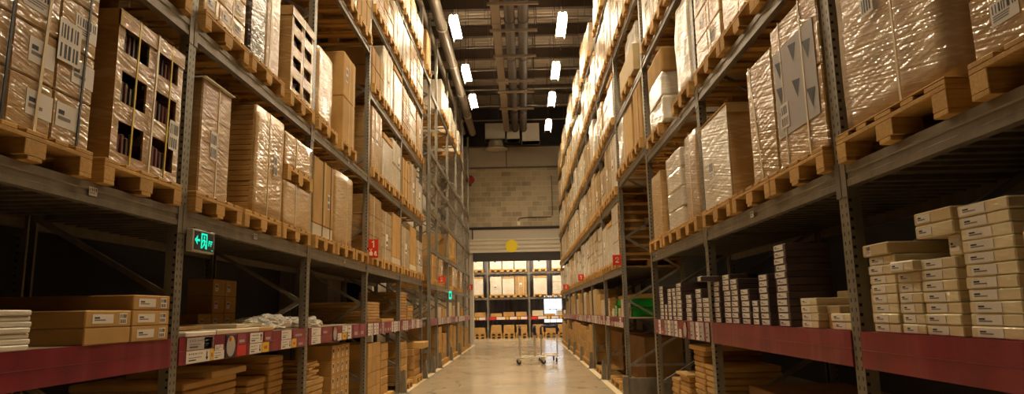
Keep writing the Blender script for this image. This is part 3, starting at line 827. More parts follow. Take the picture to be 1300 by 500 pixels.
def build_right():
    FR = [yr(k) for k in range(-1, 11)]
    low = [T2, T3L, 4.90]; gap = [3.70, 4.84, 6.08]; hi = [T2, 3.50, 4.80, 6.15, 7.55]
    lv = {0: low, 1: low, 2: low, 3: gap}
    for k in range(4, 11): lv[k] = hi
    for q, v in lv.items(): LEVELS['R'][q - 1] = v
    r = rack('pallet_rack', 'long grey pallet rack carrying the red 2 sign', -1, XR, FR, lv, [5.6, 5.6, 6.9, 7.4] + [8.3] * 8, deck=(0, 1, 2, 4, 5, 6, 7), red=(0, 1, 2, 4, 5, 6, 7, 8, 9, 10))
    # ---- bay -1
    def a(r):
        ld_lump(r, .93, 1.12, 1.02, 'wrapped_grey', 2, .008, name='wrapped_goods'); strap(r, .57, .12, 1.02, 1.12, 'strap_white', 0, .016); put_label(r, .572, -.08, .62, .11, .2, 2, 2)
        obj('base_sheet', MB('cardboard').cbox(-.6, .6, -.48, .48, 0, .006, .002), r, label='brown card base sheet')
    near('R', -1, 0, 'far', T2, 3.10, .96, .93, 'wrapped_bundle', 'big smooth film-wrapped bundle', a, 3.10)
    def b(r):
        ld_cartons(r, .9, 1.14, 1.0, 3, 4, 'wrapped_brown', 21, labels=.4); strap(r, .575, .23, 1.0, 1.14, 'strap_white', 0, .022)
        ld = MB('cardboard_dark').cbox(-.5, .5, -.3, .3, -.02, -.001); 
    near('R', -1, 0, 'middle', T2, 2.06, .84, .9, 'wrapped_carton_stack', 'strapped wrapped brown carton stack', b, 2.03)
    # ---- bay 0
    def c(r):
        ld_cartons(r, .72, 1.14, .96, 1, 2, 'wrapped_brown', 23, labels=0)
        p = MB('paper_grey')
        p.box(.5705, .573, -.33, .30, .2, .78)
        for (yy, zz) in ((-.25, .62), (-.02, .66), (.19, .6), (-.24, .28), (.0, .42), (.2, .3), (-.26, .45)):
            p.add([(.5745, yy - .05, zz + .09), (.5745, yy + .07, zz + .07), (.5745, yy + .02, zz - .04)], [(0, 2, 1)], 'ink')
        obj('printed_sheet', p, r, label='pale printed sheet with dark wedges')
        put_label(r, .5755, -.2, .33, .13, .16, 3, 2)
        strap(r, .572, .13, .96, 1.14, 'strap_white', 0, .018); strap(r, .572, -.2, .96, 1.14, 'strap_white', 0, .012)
    near('R', 0, 0, 'near', T2, 4.165, .84, .72, 'wrapped_carton_stack', 'wrapped cartons with printed sheet', c, 4.085)
    near('R', 0, 0, 'middle', T2, 5.02, .84, .5, 'wrapped_carton', 'narrow film-wrapped brown carton', lambda r: (ld_cartons(r, .5, 1.14, .87, 1, 1, 'wrapped_brown', 24, labels=0), strap(r, .572, -.18, .87, 1.14, 'strap_white', 0, .02, .14)), 4.72)
    def d(r):
        ld_tall(r, .82, 1.1, .80, 1, 'wrapped_tan', (.1,), 'strap_white', False)
        obj('front_wrap', MB('wrapped_white').cbox(.5505, .556, -.41, .41, .0, .795, .003), r, label='white film over the front')
        obj('lid', MB('cardboard_pale').cbox(-.56, .565, -.42, .42, .801, .812, .004).box(-.56, .556, -.42, -.412, .73, .80).box(-.56, .556, .412, .42, .73, .80), r)
        put_label(r, .557, -.14, .33, .14, .2, 1, 0)
    near('R', 0, 0, 'far', T2, 5.93, .86, .88, 'lidded_carton', 'broad white-fronted lidded carton', d, 5.965)
    # ---- bay 1
    near('R', 1, 0, 'near', T2, 6.98, .8, .6, 'wrapped_carton', 'slim pale wrapped carton', lambda r: (ld_lump(r, .55, 1.12, .88, 'wrapped_grey', 4, .012), strap(r, .57, .05, .88, 1.1, 'strap_white', 0, .012)), 6.86)
    near('R', 1, 0, 'middle', T2, 7.80, .84, .8, 'wrapped_tub_stack', 'white tubs stacked and wrapped', lambda r: ld_tiers(r, .82, 1.1, .87, 4, 'wrapped_white', 1), 7.72)
    near('R', 1, 0, 'far', T2, 8.70, .8, .6, 'wrapped_carton', 'small pale wrapped carton', lambda r: ld_tall(r, .56, 1.1, .83, 1, 'wrapped_tan', (), 'strap_white', False), 8.70)
    # ---- tier 2
    near('R', 0, 1, 'far', T3L, 5.90, .86, .8, 'wrapped_carton_stack', 'wrapped tan carton stack', lambda r: (ld_cartons(r, .8, 1.14, 1.04, 2, 4, 'wrapped_tan', 31), strap(r, .572, .1, 1.04, 1.14, 'strap_white', 0, .016)), 5.9)
    near('R', 0, 1, 'middle', T3L, 5.02, .84, .8, 'wrapped_carton_stack', 'wrapped tan carton stack', lambda r: ld_cartons(r, .8, 1.14, 1.04, 2, 3, 'wrapped_tan', 32), 5.02)
    near('R', 0, 1, 'near', T3L, 4.18, .84, .8, 'wrapped_carton_stack', 'wrapped brown carton stack', lambda r: ld_cartons(r, .8, 1.14, 1.04, 2, 3, 'wrapped_brown', 33), 4.18)
    near('R', 1, 1, 'near', T3L, 6.95, .8, .72, 'wrapped_bundle', 'tall glossy white bundle', lambda r: ld_lump(r, .66, 1.12, .98, 'wrapped_white', 0, .02), 6.92)
    near('R', 1, 1, 'far', T3L, 8.5, .84, .9, 'wrapped_tub_stack', 'white wrapped tiers under brown top', lambda r: ld_tiers(r, .95, 1.12, .92, 3, 'wrapped_white', 2, 'cardboard'), 8.42)
    far('R', 1, 2, .9, 4.90, 8.6, 'white', .8, .95, 1); far('R', 1, 2, .5, 4.90, 7.77, 'brown', .8, .9, 2); far('R', 1, 2, .1, 4.9, 6.94, 'white', .8, .9, 0)
    # ---- over the passage
    near('R', 2, 0, 'near', 3.70, 9.82, .8, .6, 'tall_carton', 'tall plain brown carton', lambda r: ld_tall(r, .64, 1.1, .86, 1, 'cardboard', (.2,), 'strap_black'), 9.80)
    near('R', 2, 0, 'middle', 3.70, 10.72, .8, .7, 'tall_carton', 'tall plain brown carton', lambda r: ld_tall(r, .8, 1.1, .78, 1, 'cardboard_pale', (-.2,), 'strap_white'), 10.72)
    near('R', 2, 0, 'far', 3.70, 11.58, .8, .7, 'wrapped_bundle', 'white film-wrapped bundle', lambda r: ld_lump(r, .74, 1.1, .82, 'wrapped_white', 3, .02), 11.58)
    def cr(r):
        obj('carton', MB('cream_plain').cbox(-.57, .57, -.7, .7, 0, .42, .01), r)
        obj('wrapped_goods', lumpy(1.2, 1.0, .42, 'wrapped_white', 5, .03), r, (0, 0, .421))
    near('R', 2, 1, 'middle', 4.84, 10.5, .84, .8, 'cream_carton', 'wide cream carton under white wrapped goods', cr, 10.5)
    far('R', 2, 2, .1, 6.08, 9.85, 'white', .8, 1.0, 2); far('R', 2, 2, .5, 6.08, 10.72, 'white', .78, .9, 1); far('R', 2, 2, .9, 6.08, 11.6, 'grey', .8, .95, 0)
    # ---- bay 3, slatted load beside the passage
    x, rz = side_of('R')
    pallet_far('wooden pallet in near slot of fifth bay, lowest pallet tier, green-crate rack', x, yr(3) + .54, T2 + .0005, rz, .84)
    t = empty('slatted_load', (x, yr(3) + .54, T2 + .146), rz); tag(t, 'pale carton load with slatted wooden end, lowest tier beside the red 2 sign', 'pallet load')
    for kq in range(3): obj('carton', MB('wrapped_white').cbox(-.56, .57, -.40, .385, kq * .34 + .001, kq * .34 + .338, .012), t)
    for kq in range(7): obj('end_slat', MB('pallet_wood').cbox(-.57, .57, .40, .42, .06 + kq * .15, .11 + kq * .15, .003), t, label='horizontal wooden slat')
    obj('end_backing', MB('cardboard_dark').box(-.56, .56, .388, .398, 0, 1.02), t, label='dark backing behind slats')
    o = obj('shipping_label', MB('paper').box(-.07, .09, .421, .423, .54, .73).box(-.05, .07, .421, .4235, .56, .61, 'ink'), t, label='white paper label')
    kinds = ['white', 'grey', 'white', 'brown', 'white', 'white', 'grey', 'capped', 'white', 'tan', 'tall', 'white']
    R = random.Random(11)
    for k in range(3, 10):
        for t_, zb in enumerate(hi):
            for q in range(3):
                if k == 3 and t_ == 0 and q == 0: continue
                if t_ == 4 and (k * 3 + q) % 7 in (2, 5): continue
                kd = kinds[R.randrange(12)]
                if t_ >= 3: kd = R.choice(('white', 'grey', 'white', 'tan', 'tan', 'brown', 'capped'))
                h = R.choice((.74, .86, .95, 1.02)) if t_ else R.choice((.95, 1.0, .82))
                far('R', k, t_, (.1, .5, .9)[q], zb, yr(k) + .54 + q * .88, kd, (.82, .78, .74)[R.randrange(3)], h, R.randrange(4))
    return r

# ------------------------------------------------------------------ printed labels along the red shelf edges
def price_labels(rackobj, s, items):
    """items: (bay k, y0, y1, z0, z1, kind) in world metres; parented to that bay's shelf edge"""
    edges = [c for c in rackobj.children if c.name.split('.')[0] == 'shelf_edge']
    R = random.Random(5)
    for (y0, y1, z0, z1, kind) in items:
        yc = (y0 + y1) / 2
        e = min(edges, key=lambda c: abs((rackobj.location.y + c.location.y * (1 if s == 'L' else -1)) - yc))
        ey = rackobj.location.y + e.location.y * (1 if s == 'L' else -1)
        w = y1 - y0; h = z1 - z0
        mb = MB({'y': 'yellow_print', 'p': 'pinkish_print', 'g': 'paper_grey', 'r': 'sign_red'}.get(kind, 'paper'))
        if kind == 'disc':
            mb = MB('strap_black'); mb.cbox(0, .004, -w / 2, w / 2, -h / 2, h / 2, .002)
            n = 28; rr = min(w, h) * .46
            mb.add([(.006, 0, 0)] + [(.006, rr * math.cos(2 * PI * k / n), h * .46 * math.sin(2 * PI * k / n)) for k in range(n)], [(0, 1 + k, 1 + (k + 1) % n) for k in range(n)], 'paper_grey')
            mb.box(.003, .007, -w * .2, -.002, h * .22, h * .40, 'sign_red'); mb.box(.003, .007, .002, w * .2, h * .22, h * .40, 'yellow_print')
        else:
            mb.box(0, .0015, -w / 2, w / 2, -h / 2, h / 2)
            if kind in ('u', 'd', 'w', 'g') and w > .1:
                y = -w * .4
                while y < w * .12:
                    b = R.uniform(.004, .02); mb.box(0, .002, y, min(y + b, w * .2), h * .18, h * .30, 'ink_grey'); y += b + R.uniform(.008, .02)
                mb.box(0, .002, -w * .4, w * R.uniform(0, .2), -h * .1, -h * .04, 'ink_grey'); mb.box(0, .002, -w * .4, -w * .1, -h * .32, -h * .22, 'ink')
            if kind in 'ud':
                d = 1 if kind == 'u' else -1; a = w * .36
                mb.box(0, .0025, a - .007, a + .007, -h * .34, h * .34, 'ink')
                tri = [(.0025, a - .024, d * h * .12), (.0025, a + .024, d * h * .12), (.0025, a, d * h * .42)]
                mb.add(tri, [(0, 1, 2)], 'ink')
            if kind == 'y': mb.box(0, .002, -w * .2, w * .25, -h * .2, h * .15, 'orange_print')
            if kind == 'p': mb.box(0, .002, -w * .3, w * .3, -h * .3, -h * .05, 'paper_grey')
        nm = 'round_label' if kind == 'disc' else 'price_label'
        sy = 1 if s == 'L' else -1
        obj(nm, mb, e, (.0105, (yc - ey) * sy, (z0 + z1) / 2 - RED_B), label={'disc': 'round grey label on black', 'y': 'yellow label', 'p': 'pinkish printed label', 'g': 'grey printed label', 'r': 'red label'}.get(kind, 'white printed label'))

def build_price_labels(A, B):
    b, m, t = RED_B + .004, (RED_T + RED_B) / 2, RED_T - .004
    I = [(4.76, 5.17, m + .003, t, 'g'), (5.02, 5.16, m + .004, t - .003, 'u'), (5.20, 5.34, m - .02, m + .02, 'w'), (4.76, 5.12, b, m - .003, 'd'), (5.125, 5.18, b, m - .003, 'y'), (5.185, 5.36, b, m - .022, 'w'),
         (5.38, 5.56, b, t, 'disc'), (5.60, 5.78, m + .003, t, 'p'), (5.60, 5.78, b, m - .003, 'r'), (5.86, 6.14, m + .003, t, 'u'), (5.86, 6.12, b, m - .003, 'd'), (6.13, 6.30, b, m - .003, 'y'),
         (6.18, 6.36, m + .003, t, 'p'), (6.62, 6.90, m + .003, t, 'w'), (6.62, 6.9, b, m - .003, 'd'), (6.92, 7.06, b, m - .003, 'y'), (7.08, 7.3, b, m - .003, 'p'), (6.95, 7.3, m + .003, t, 'p'),
         (7.56, 7.9, m + .003, t, 'w'), (7.56, 7.9, b, m - .003, 'w'), (7.95, 8.2, m + .003, t, 'p'), (8.4, 8.56, b, t, 'disc'), (8.62, 8.8, b, m - .003, 'w'), (8.84, 9.1, m + .003, t, 'w'), (8.84, 9.06, b, m - .003, 'y'), (9.12, 9.3, b, t, 'w'), (9.42, 9.7, b, t, 'p'), (9.8, 10.05, b, t, 'p')]
    R = random.Random(2)
    for k0, k1, n in ((10.21, 13.01, 13), (13.01, 15.81, 13), (18.61, 21.41, 9), (21.41, 24.21, 8), (24.21, 27.01, 7)):
        st = (k1 - k0 - .14) / n
        for q in range(n):
            y = k0 + .08 + q * st; I.append((y, y + st * R.uniform(.55, .9), b, t, R.choice('wwwgp')))
    price_labels(A, 'L', I)
    I = [(7.40, 7.55, b, t, 'disc')]
    for (y0, y1) in ((6.52, 9.2), (12.13, 14.8), (14.93, 17.6), (17.73, 20.4), (20.53, 23.2)):
        n = 14 if y0 < 7 else 11; st = (y1 - y0) / n
        for q in range(n):
            y = y0 + q * st
            if 7.2 < y + st / 2 < 7.66: continue
            kd = R.choice('wgppg' if y0 < 7 else 'wwgpw')
            I.append((y, y + st * R.uniform(.6, .92), b, t if R.random() < .6 else m, kd))
    price_labels(B, 'R', I)
    # white barcode plates on the beams
    for rk, s, ys in ((A, 'L', ((3.62, T2 - .05), (5.9, T2 - .05), (8.9, T2 - .05), (9.0, 3.49))), (B, 'R', ((5.12, T2 - .05), (8.9, T2 - .05), (7.2, 3.49)))):
        sy = 1 if s == 'L' else -1
        for q, (y, z) in enumerate(ys):
            obj('barcode_plate', label_mesh(.07, .045, q, 0), rk, (.004, (y - rk.location.y) * sy, z), label='white barcode plate')

# ------------------------------------------------------------------ goods on the red shelves and the floor
def wbox(name, label, cat, x0, x1, y0, y1, z0, z1, mat, group=None, rz=0.0, c=.006, sticker=None, side='R'):
    """a closed carton in world metres; sticker = (offset along y, width, height, style) on the aisle face"""
    dx, dy, dz = x1 - x0, y1 - y0, z1 - z0
    me = cached(('wb', round(dx, 3), round(dy, 3), round(dz, 3), mat, c), lambda: MB(mat).cbox(-dx / 2, dx / 2, -dy / 2, dy / 2, 0, dz, c).mesh(name))
    o = obj(name, me, None, ((x0 + x1) / 2, (y0 + y1) / 2, z0), (0 if side == 'L' else PI) + rz)
    tag(o, label, cat, group)
    if sticker:
        off, w, h, st = sticker
        put_label(o, dx / 2 + .0004, off * (1 if side == 'L' else -1), dz * .5, w, h, int(abs(y0) * 100), st, 'sticker')
    return o

def stack(name, look, place, cat, xf, d, y0, y1, zs, n, t, mat, side, sticker=None, seed=0, jit=.006, group=None, rz=.0):
    """n loose boxes piled one on another; front at xf"""
    R = random.Random(seed); z = zs
    for k in range(n):
        j = R.uniform(-jit, jit); a = R.uniform(-rz, rz)
        x0, x1 = (xf - d, xf) if side == 'L' else (xf, xf + d)
        pos = 'bottom' if k == 0 else ('topmost' if k == n - 1 else ORD[k] + ' from bottom')
        sx = R.uniform(0, jit) * (-1 if side == 'L' else 1)
        st = sticker
        if sticker: st = (sticker[0] + R.uniform(-.01, .01), sticker[1], sticker[2], sticker[3])
        wbox(name, '%s, %s, %s' % (look, pos, place), cat, x0 + sx, x1 + sx, y0 + j, y1 + j, z + .0008, z + t - .0006, mat, group, a, .012 if not sticker else .005, st, side)
        z += t
    return z

def build_shelf_goods():
    zs = RED_T + .0005
    # --- left, first bay: brown flat cartons and white packets
    for k in range(3):
        wbox('flat_carton', 'long brown labelled carton, %s of three beside the first upright, red shelf' % ('bottom', 'middle', 'top')[k], 'carton', -3.38, -2.315, 4.06, 4.48, zs + .0925 * k, zs + .0925 * k + .091, 'cardboard', 'long brown cartons on the red shelf', side='L', sticker=None)
        o = bpy.context.scene.objects[-1] if False else None
    for k in range(2):
        wbox('flat_carton', 'long brown carton, %s of two beside the white packets, red shelf' % ('bottom', 'top')[k], 'carton', -3.38, -2.315, 3.62, 4.045, zs + .0925 * k, zs + .0925 * k + .091, 'cardboard', 'long brown cartons on the red shelf', side='L')
    for k in range(7):
        wbox('white_packet', 'flat white packet, %s of seven in the pile on the red shelf' % ORD[k], 'packet', -3.0, -2.32 - .004 * (k % 3), 2.55, 3.235 + .006 * ((k * 5) % 3 - 1), zs + .0265 * k, zs + .0265 * k + .0255, 'white_packet', 'white packets on the red shelf', side='L')
    for o in list(COL.objects):
        if o.name.startswith('flat_carton') and o.type == 'MESH' and o.get('group') == 'long brown cartons on the red shelf' and 'bottom of two' not in o['label']:
            put_label(o, .5325 + .0004, -.06, .045, .19, .05, 1, 1, 'sticker'); put_label(o, .5325 + .0004, .13, .045, .075, .062, 2, 2, 'sticker')
    # --- left, second bay
    wbox('flatpack', 'thin white flatpack lying on the red shelf behind the grey arrow label', 'flatpack', -3.1, -2.33, 4.75, 5.22, zs, zs + .035, 'white_packet', side='L')
    wbox('flatpack', 'thin pale printed flatpack on red shelf above the round label', 'flatpack', -3.05, -2.34, 5.26, 6.1, zs, zs + .04, 'white_board', side='L')
    wbox('flatpack', 'wide tan board lying on top of the pale flatpacks', 'flatpack', -3.36, -2.55, 4.8, 5.48, zs + .0415, zs + .068, 'cardboard', side='L')
    o = wbox('flatpack', 'large pale flatpack lying askew on the shelf beside crumpled plastic', 'flatpack', -3.0, -2.38, 5.60, 6.34, zs + .042, zs + .075, 'cream_board', rz=.10, side='L')
    wbox('flatpack', 'brown board under the askew pale flatpack', 'flatpack', -3.03, -2.36, 6.13, 6.5, zs, zs + .040, 'cardboard_pale', side='L')
    for q, (y, z, w, h) in enumerate(((7.06, 0, .36, .15), (6.67, .0, .26, .12))):
        o = obj('plastic_bundle', crumple(w, .34, h, 'plastic_film', q + 3.3), None, (-2.63, y, zs + z)); tag(o, 'crumpled clear plastic wrapping, %s' % ('heap beside the second upright', 'smaller heap next to the askew pale flatpack')[q], 'plastic wrapping')
    for q, y in enumerate((7.75, 8.3)):
        o = obj('plastic_bundle', crumple(.4, .34, .12, 'plastic_film', q + 9.4), None, (-2.64, y, zs)); tag(o, 'crumpled plastic wrapping, %s heap in front of the concrete column' % ('first', 'second')[q], 'plastic wrapping')
    n = 0
    for r_, ys in ((0, (6.74, 7.02)), (1, (6.74, 7.02)), (2, (6.46, 6.74, 7.02))):
        for y in ys:
            zz = zs + .0 + (.17 * (2 - r_)); 
            wbox('small_carton', 'small brown labelled carton at shelf rear, %s of pile, second bay' % ORD[n], 'carton', -3.32, -3.06, y, y + .27, zz if r_ else zs + .34, (zz if r_ else zs + .34) + .168, 'cardboard', 'small cartons at the rear of the red shelf', side='L', sticker=(-.06, .07, .07, 0)); n += 1
    # --- left, later bays
    stack('flat_carton', 'flat brown carton', 'red shelf pile in fourth bay, exit-sign rack', 'carton', -2.36, .9, 10.45, 11.3, zs, 7, .046, 'cardboard', 'L', None, 3, .012, 'flat cartons on the red shelf')
    stack('flat_carton', 'flat brown carton', 'tall red shelf pile in fifth bay, exit-sign rack', 'carton', -2.36, .8, 13.15, 13.9, zs, 10, .055, 'cardboard', 'L', None, 4, .012, 'flat cartons on the red shelf')
    stack('flat_carton', 'flat brown carton', 'low red shelf pile in fifth bay, exit-sign rack', 'carton', -2.36, .8, 14.0, 14.7, zs, 5, .06, 'cardboard', 'L', None, 5, .012, 'flat cartons on the red shelf')
    wbox('flat_carton', 'single flat pale carton on red shelf, fourth bay, exit-sign rack', 'carton', -3.2, -2.36, 11.5, 12.5, zs, zs + .05, 'cardboard_pale', side='L')
    for q, (y, h, m) in enumerate(((19.0, .3, 'white_board'), (20.0, .25, 'cardboard'), (21.8, .45, 'white_board'), (22.9, .35, 'cream_plain'), (24.6, .5, 'white_board'), (26.0, .3, 'cardboard'))):
        wbox('shelf_carton', 'carton, %s along the red shelf past the passage, exit-sign rack' % ORD[q], 'carton', -3.1, -2.36, y, y + .7, zs, zs + h, m, side='L')
    # --- right: small cream cartons, near bay
    sx = 1.745
    def col(nm, y0, y1, n, t, mat, off, seed, d=.42, z0=zs):
        return stack('cream_carton', 'cream carton', nm + ', red shelf', 'carton', sx, d, y0, y1, z0, n, t, mat, 'R', (off, (y1 - y0) * .5, t * .72, 1), seed, .006, 'cream cartons on the red shelf')
    col('stack at the frame edge', 2.16, 2.41, 8, .0475, 'cream_board', .03, 1)
    col('tallest stack', 2.455, 2.745, 11, .0470, 'cream_board', .04, 2)
    zc = col('stack under two overhanging cartons', 2.80, 3.05, 7, .0465, 'cream_board', .03, 3)
    zb = col('stack under the tilted carton', 3.062, 3.245, 6, .0465, 'cream_board', .02, 4)
    za = col('stack beside the second upright', 3.262, 3.50, 8, .0465, 'cream_board', .03, 5)
    wbox('cream_carton', 'small cream carton standing under the two overhanging cartons', 'carton', sx + .02, sx + .42, 2.77, 2.86, zc + .001, zc + .088, 'cream_board', side='R', sticker=(0, .06, .05, 1))
    for k in range(2): wbox('cream_carton', 'wide cream carton, %s of two overhanging near the tallest stack' % ('lower', 'upper')[k], 'carton', sx - .01, sx + .40, 2.765, 3.035, zc + .09 + .056 * k, zc + .145 + .056 * k, ('cream_board', 'cream_plain')[k], side='R', sticker=(.06, .1, .035, 1))
    wbox('cream_carton', 'cream carton tilted askew atop a stack near the second upright', 'carton', sx - .03, sx + .36, 3.05, 3.24, zb + .001, zb + .05, 'cream_board', rz=.02, side='R', sticker=(.03, .1, .034, 1))
    wbox('cream_carton', 'larger plain cream carton lying askew atop stack beside second upright', 'carton', sx - .01, sx + .5, 3.262, 3.52, za + .001, za + .06, 'cream_plain', rz=-.03, side='R', sticker=(.06, .05, .05, 0))
    # --- right, second bay: cream cartons then dark ones
    wbox('cream_carton', 'big open cream carton behind small ones, beside the second upright', 'carton', 1.99, 2.6, 3.76, 4.42, zs, zs + .225, 'cream_plain', side='R')
    col('stack of four before the big cream carton', 4.16, 4.40, 4, .046, 'cream_board', .03, 6, .22)
    col('pair before the big cream carton', 3.73, 3.98, 2, .046, 'cream_board', .03, 7, .22)
    wbox('small_carton', 'small brown carton between two cream piles on the red shelf', 'carton', 1.80, 1.96, 4.0, 4.14, zs, zs + .085, 'cardboard', side='R')
    wbox('cream_carton', 'flat cream carton lying on the small brown carton, red shelf', 'carton', 1.80, 1.97, 3.985, 4.15, zs + .087, zs + .135, 'cream_plain', side='R')
    def dark(bay, i, y0, y1, n, d=.3):
        stack('dark_carton', 'small dark carton', '%s stack, %s bay red shelf, green-crate rack' % (ORD[i], bay), 'carton', sx + .005, d, y0, y1, zs, n, .0462, 'dark_carton', 'R', (.0, (y1 - y0) * .74, .034, 1), i * 7 + n, .006, 'dark cartons on the red shelf')
    for i, (a, b, n) in enumerate(((4.60, 4.82, 12), (4.97, 5.17, 8), (5.20, 5.35, 4), (5.40, 5.62, 6), (5.67, 5.875, 8), (5.885, 6.10, 9), (6.20, 6.39, 8))): dark('second', i, a, b, n)
    wbox('dark_carton', 'small dark carton tipped onto the tallest dark stack, second bay', 'carton', sx + .01, sx + .31, 4.845, 4.965, zs + .0462 * 8 + .001, zs + .0462 * 8 + .047, 'dark_carton', side='R', sticker=(0, .08, .03, 1)) if False else None
    for i, (a, b, n) in enumerate(((6.55, 6.82, 5), (6.84, 7.08, 7), (7.25, 7.52, 6), (7.70, 7.98, 9), (8.0, 8.2, 8), (8.24, 8.46, 8), (8.5, 8.66, 4), (8.70, 8.95, 9))): dark('third', i, a, b, n)
    wbox('grey_plank', 'long dark plank carton projecting over the dark stacks, second bay', 'carton', 1.60, 1.78, 6.22, 6.36, zs + .0462 * 8 + .002, zs + .0462 * 8 + .05, 'dark_carton', side='R', sticker=(0, .1, .034, 1))
    # --- right beyond the passage
    for k in range(2): wbox('green_crate', 'long green crate, %s of two on red shelf beside the passage' % ('lower', 'upper')[k], 'crate', 1.90, 2.76, 12.16, 14.55, zs + .165 * k, zs + .165 * k + .150, 'green_plastic', 'green crates', side='R')
    wbox('board_bundle', 'brown boards lying on the green crates beside the passage', 'boards', 1.95, 2.78, 12.2, 14.4, zs + .318, zs + .40, 'cardboard', side='R')
    R = random.Random(3)
    i = 0
    for y0, n, m in ((12.2, 6, 'white_board'), (12.6, 3, 'cardboard_pale'), (13.05, 4, 'green_plastic'), (13.5, 3, 'white_board'), (14.1, 7, 'cardboard')):
        stack('small_carton', 'small %s carton' % {'white_board': 'white', 'cardboard_pale': 'tan', 'green_plastic': 'green', 'cardboard': 'brown'}[m], '%s pile by the green crates' % ORD[i], 'carton', sx, .13, y0, y0 + .34, zs, n, .052, m, 'R', (0, .14, .036, 1), i, .01, 'small cartons by the green crates'); i += 1
    for k in range(4, 9):
        for q in range(3):
            y = yr(k) + .15 + q * .88; n = R.choice((5, 7, 9)); m = R.choice(('cream_plain', 'white_board', 'cardboard', 'cardboard_pale'))
            wbox('shelf_carton', '%s carton pile, %s along red shelf of %s bay, green-crate rack' % ({'cream_plain': 'cream', 'white_board': 'white', 'cardboard': 'brown', 'cardboard_pale': 'tan'}[m], ORD[q], ORD[k + 1]), 'carton', sx + .01, sx + .8, y, y + .74, zs, zs + n * .07, m, side='R')

def build_floor_goods():
    # left, second bay: flat brown cartons on pallets
    for q, (y, w) in enumerate(((5.86, 1.0), (6.92, .8))): pallet_far('wooden pallet on the floor under flat cartons, %s in second bay, exit-sign rack' % ORD[q], PXL - .24, y, 0, 0, w)
    z = stack('flat_carton', 'flat brown carton', 'broad floor pile, second bay, exit-sign rack', 'carton', -2.62, .9, 5.36, 6.34, .145, 13, .062, 'cardboard', 'L', None, 1, .012, 'flat cartons on the floor')
    wbox('flat_carton', 'long flat carton lying across top of the broad floor pile, exit-sign rack', 'carton', -3.3, -2.58, 5.75, 6.45, z + .001, z + .055, 'cardboard_pale', side='L')
    stack('flat_carton', 'flat brown carton', 'middle floor pile, second bay, exit-sign rack', 'carton', -2.58, .85, 6.50, 6.93, .145, 12, .060, 'cardboard', 'L', None, 2, .012, 'flat cartons on the floor')
    stack('flat_carton', 'flat brown carton', 'tallest floor pile, second bay, exit-sign rack', 'carton', -2.54, .85, 6.95, 7.33, .145, 15, .060, 'cardboard', 'L', None, 3, .012, 'flat cartons on the floor')
    # left, third bay
    for q, y in enumerate((8.0, 9.1)): pallet_far('wooden pallet on the floor, %s in third bay, exit-sign rack' % ORD[q], PXL - .05, y, 0, 0, .84)
    z = stack('flat_carton', 'flat brown carton', 'pile beneath folded card, third bay, exit-sign rack', 'carton', -2.40, .9, 7.6, 8.32, .145, 9, .065, 'cardboard', 'L', None, 5, .012, 'flat cartons on the floor')
    for k in range(6):
        o = wbox('folded_card', 'folded brown card sheet, %s in the untidy heap on flat cartons' % ORD[k], 'card', -3.1, -2.42, 7.62, 8.15 + .02 * (k % 2), z + .001 + k * .034, z + .032 + k * .034, 'cardboard', 'folded card in the untidy heap', (-.16, .1, -.08, .18, -.12, .05)[k], side='L')
    n = 0
    for k in range(5):
        for j in range(4):
            wbox('labelled_carton', 'brown labelled carton, row %s column %s of floor block, third bay' % (('one', 'two', 'three', 'four', 'five')[k], ('one', 'two', 'three', 'four')[j]), 'carton', -2.86, -2.40, 8.66 + j * .215, 8.66 + j * .215 + .212, .146 + k * .185, .146 + k * .185 + .183, 'cardboard', 'labelled cartons in the floor block', side='L', sticker=(-.04, .05, .12, 0))
    # left, fourth and fifth bays: cartons in blocks
    for q, (y, w) in enumerate(((10.75, .8), (11.7, .8), (13.7, .8), (15.0, .84))): pallet_far('wooden pallet on the floor under cartons, %s past third upright, exit-sign rack' % ORD[q], PXL + .02, y, 0, 0, w)
    n = 0
    for k in range(4):
        for j in range(3):
            wbox('brown_carton', 'brown carton, row %s column %s of floor block, fourth bay, exit-sign rack' % (('one', 'two', 'three', 'four')[k], ('one', 'two', 'three')[j]), 'carton', -2.9, -2.34, 10.4 + j * .29, 10.4 + j * .29 + .287, .146 + k * .215, .146 + k * .215 + .212, 'cardboard', 'brown cartons in the fourth bay', side='L')
    stack('brown_carton', 'brown carton', 'single column, fourth bay floor, exit-sign rack', 'carton', -2.36, .6, 11.45, 12.05, .146, 6, .135, 'cardboard', 'L', None, 8, .02, 'brown cartons in the fourth bay')
    stack('brown_carton', 'brown carton', 'leaning column, fifth bay floor, exit-sign rack', 'carton', -2.36, .6, 13.35, 14.05, .146, 5, .15, 'cardboard', 'L', None, 9, .03, 'brown cartons in the fifth bay')
    z = stack('brown_carton', 'brown carton', 'low column, fifth bay floor, exit-sign rack', 'carton', -2.30, .7, 14.62, 15.4, .146, 4, .14, 'cardboard', 'L', None, 10, .03, 'brown cartons in the fifth bay')
    wbox('brown_carton', 'wide flat brown carton overhanging the low column, fifth bay, exit-sign rack', 'carton', -2.95, -2.15, 14.7, 15.55, z + .001, z + .13, 'cardboard', side='L')
    for q, (y, w, h) in enumerate(((19.1, .7, .92), (20.1, .8, .7), (22.0, .7, .92), (23.0, .8, .85), (24.8, .7, .9), (25.9, .8, .8), (27.8, 1.2, .7))):
        pallet_far('wooden pallet on the floor, %s past the passage, exit-sign rack' % ORD[q], PXL, y + w / 2, 0, 0, w)
        n = max(3, int(h / .17))
        stack('brown_carton', 'brown carton', '%s floor column past the passage, exit-sign rack' % ORD[q], 'carton', -2.34, .8, y, y + w, .146, n, h / n, 'cardboard', 'L', None, 20 + q, .02, 'brown cartons past the passage')
    # right, second bay: big dark cartons deep under the shelf
    wbox('large_carton', 'big brown carton deep under the red shelf, second bay, green-crate rack', 'carton', 1.95, 2.78, 3.9, 6.2, 0, .78, 'cardboard_dark', side='R')
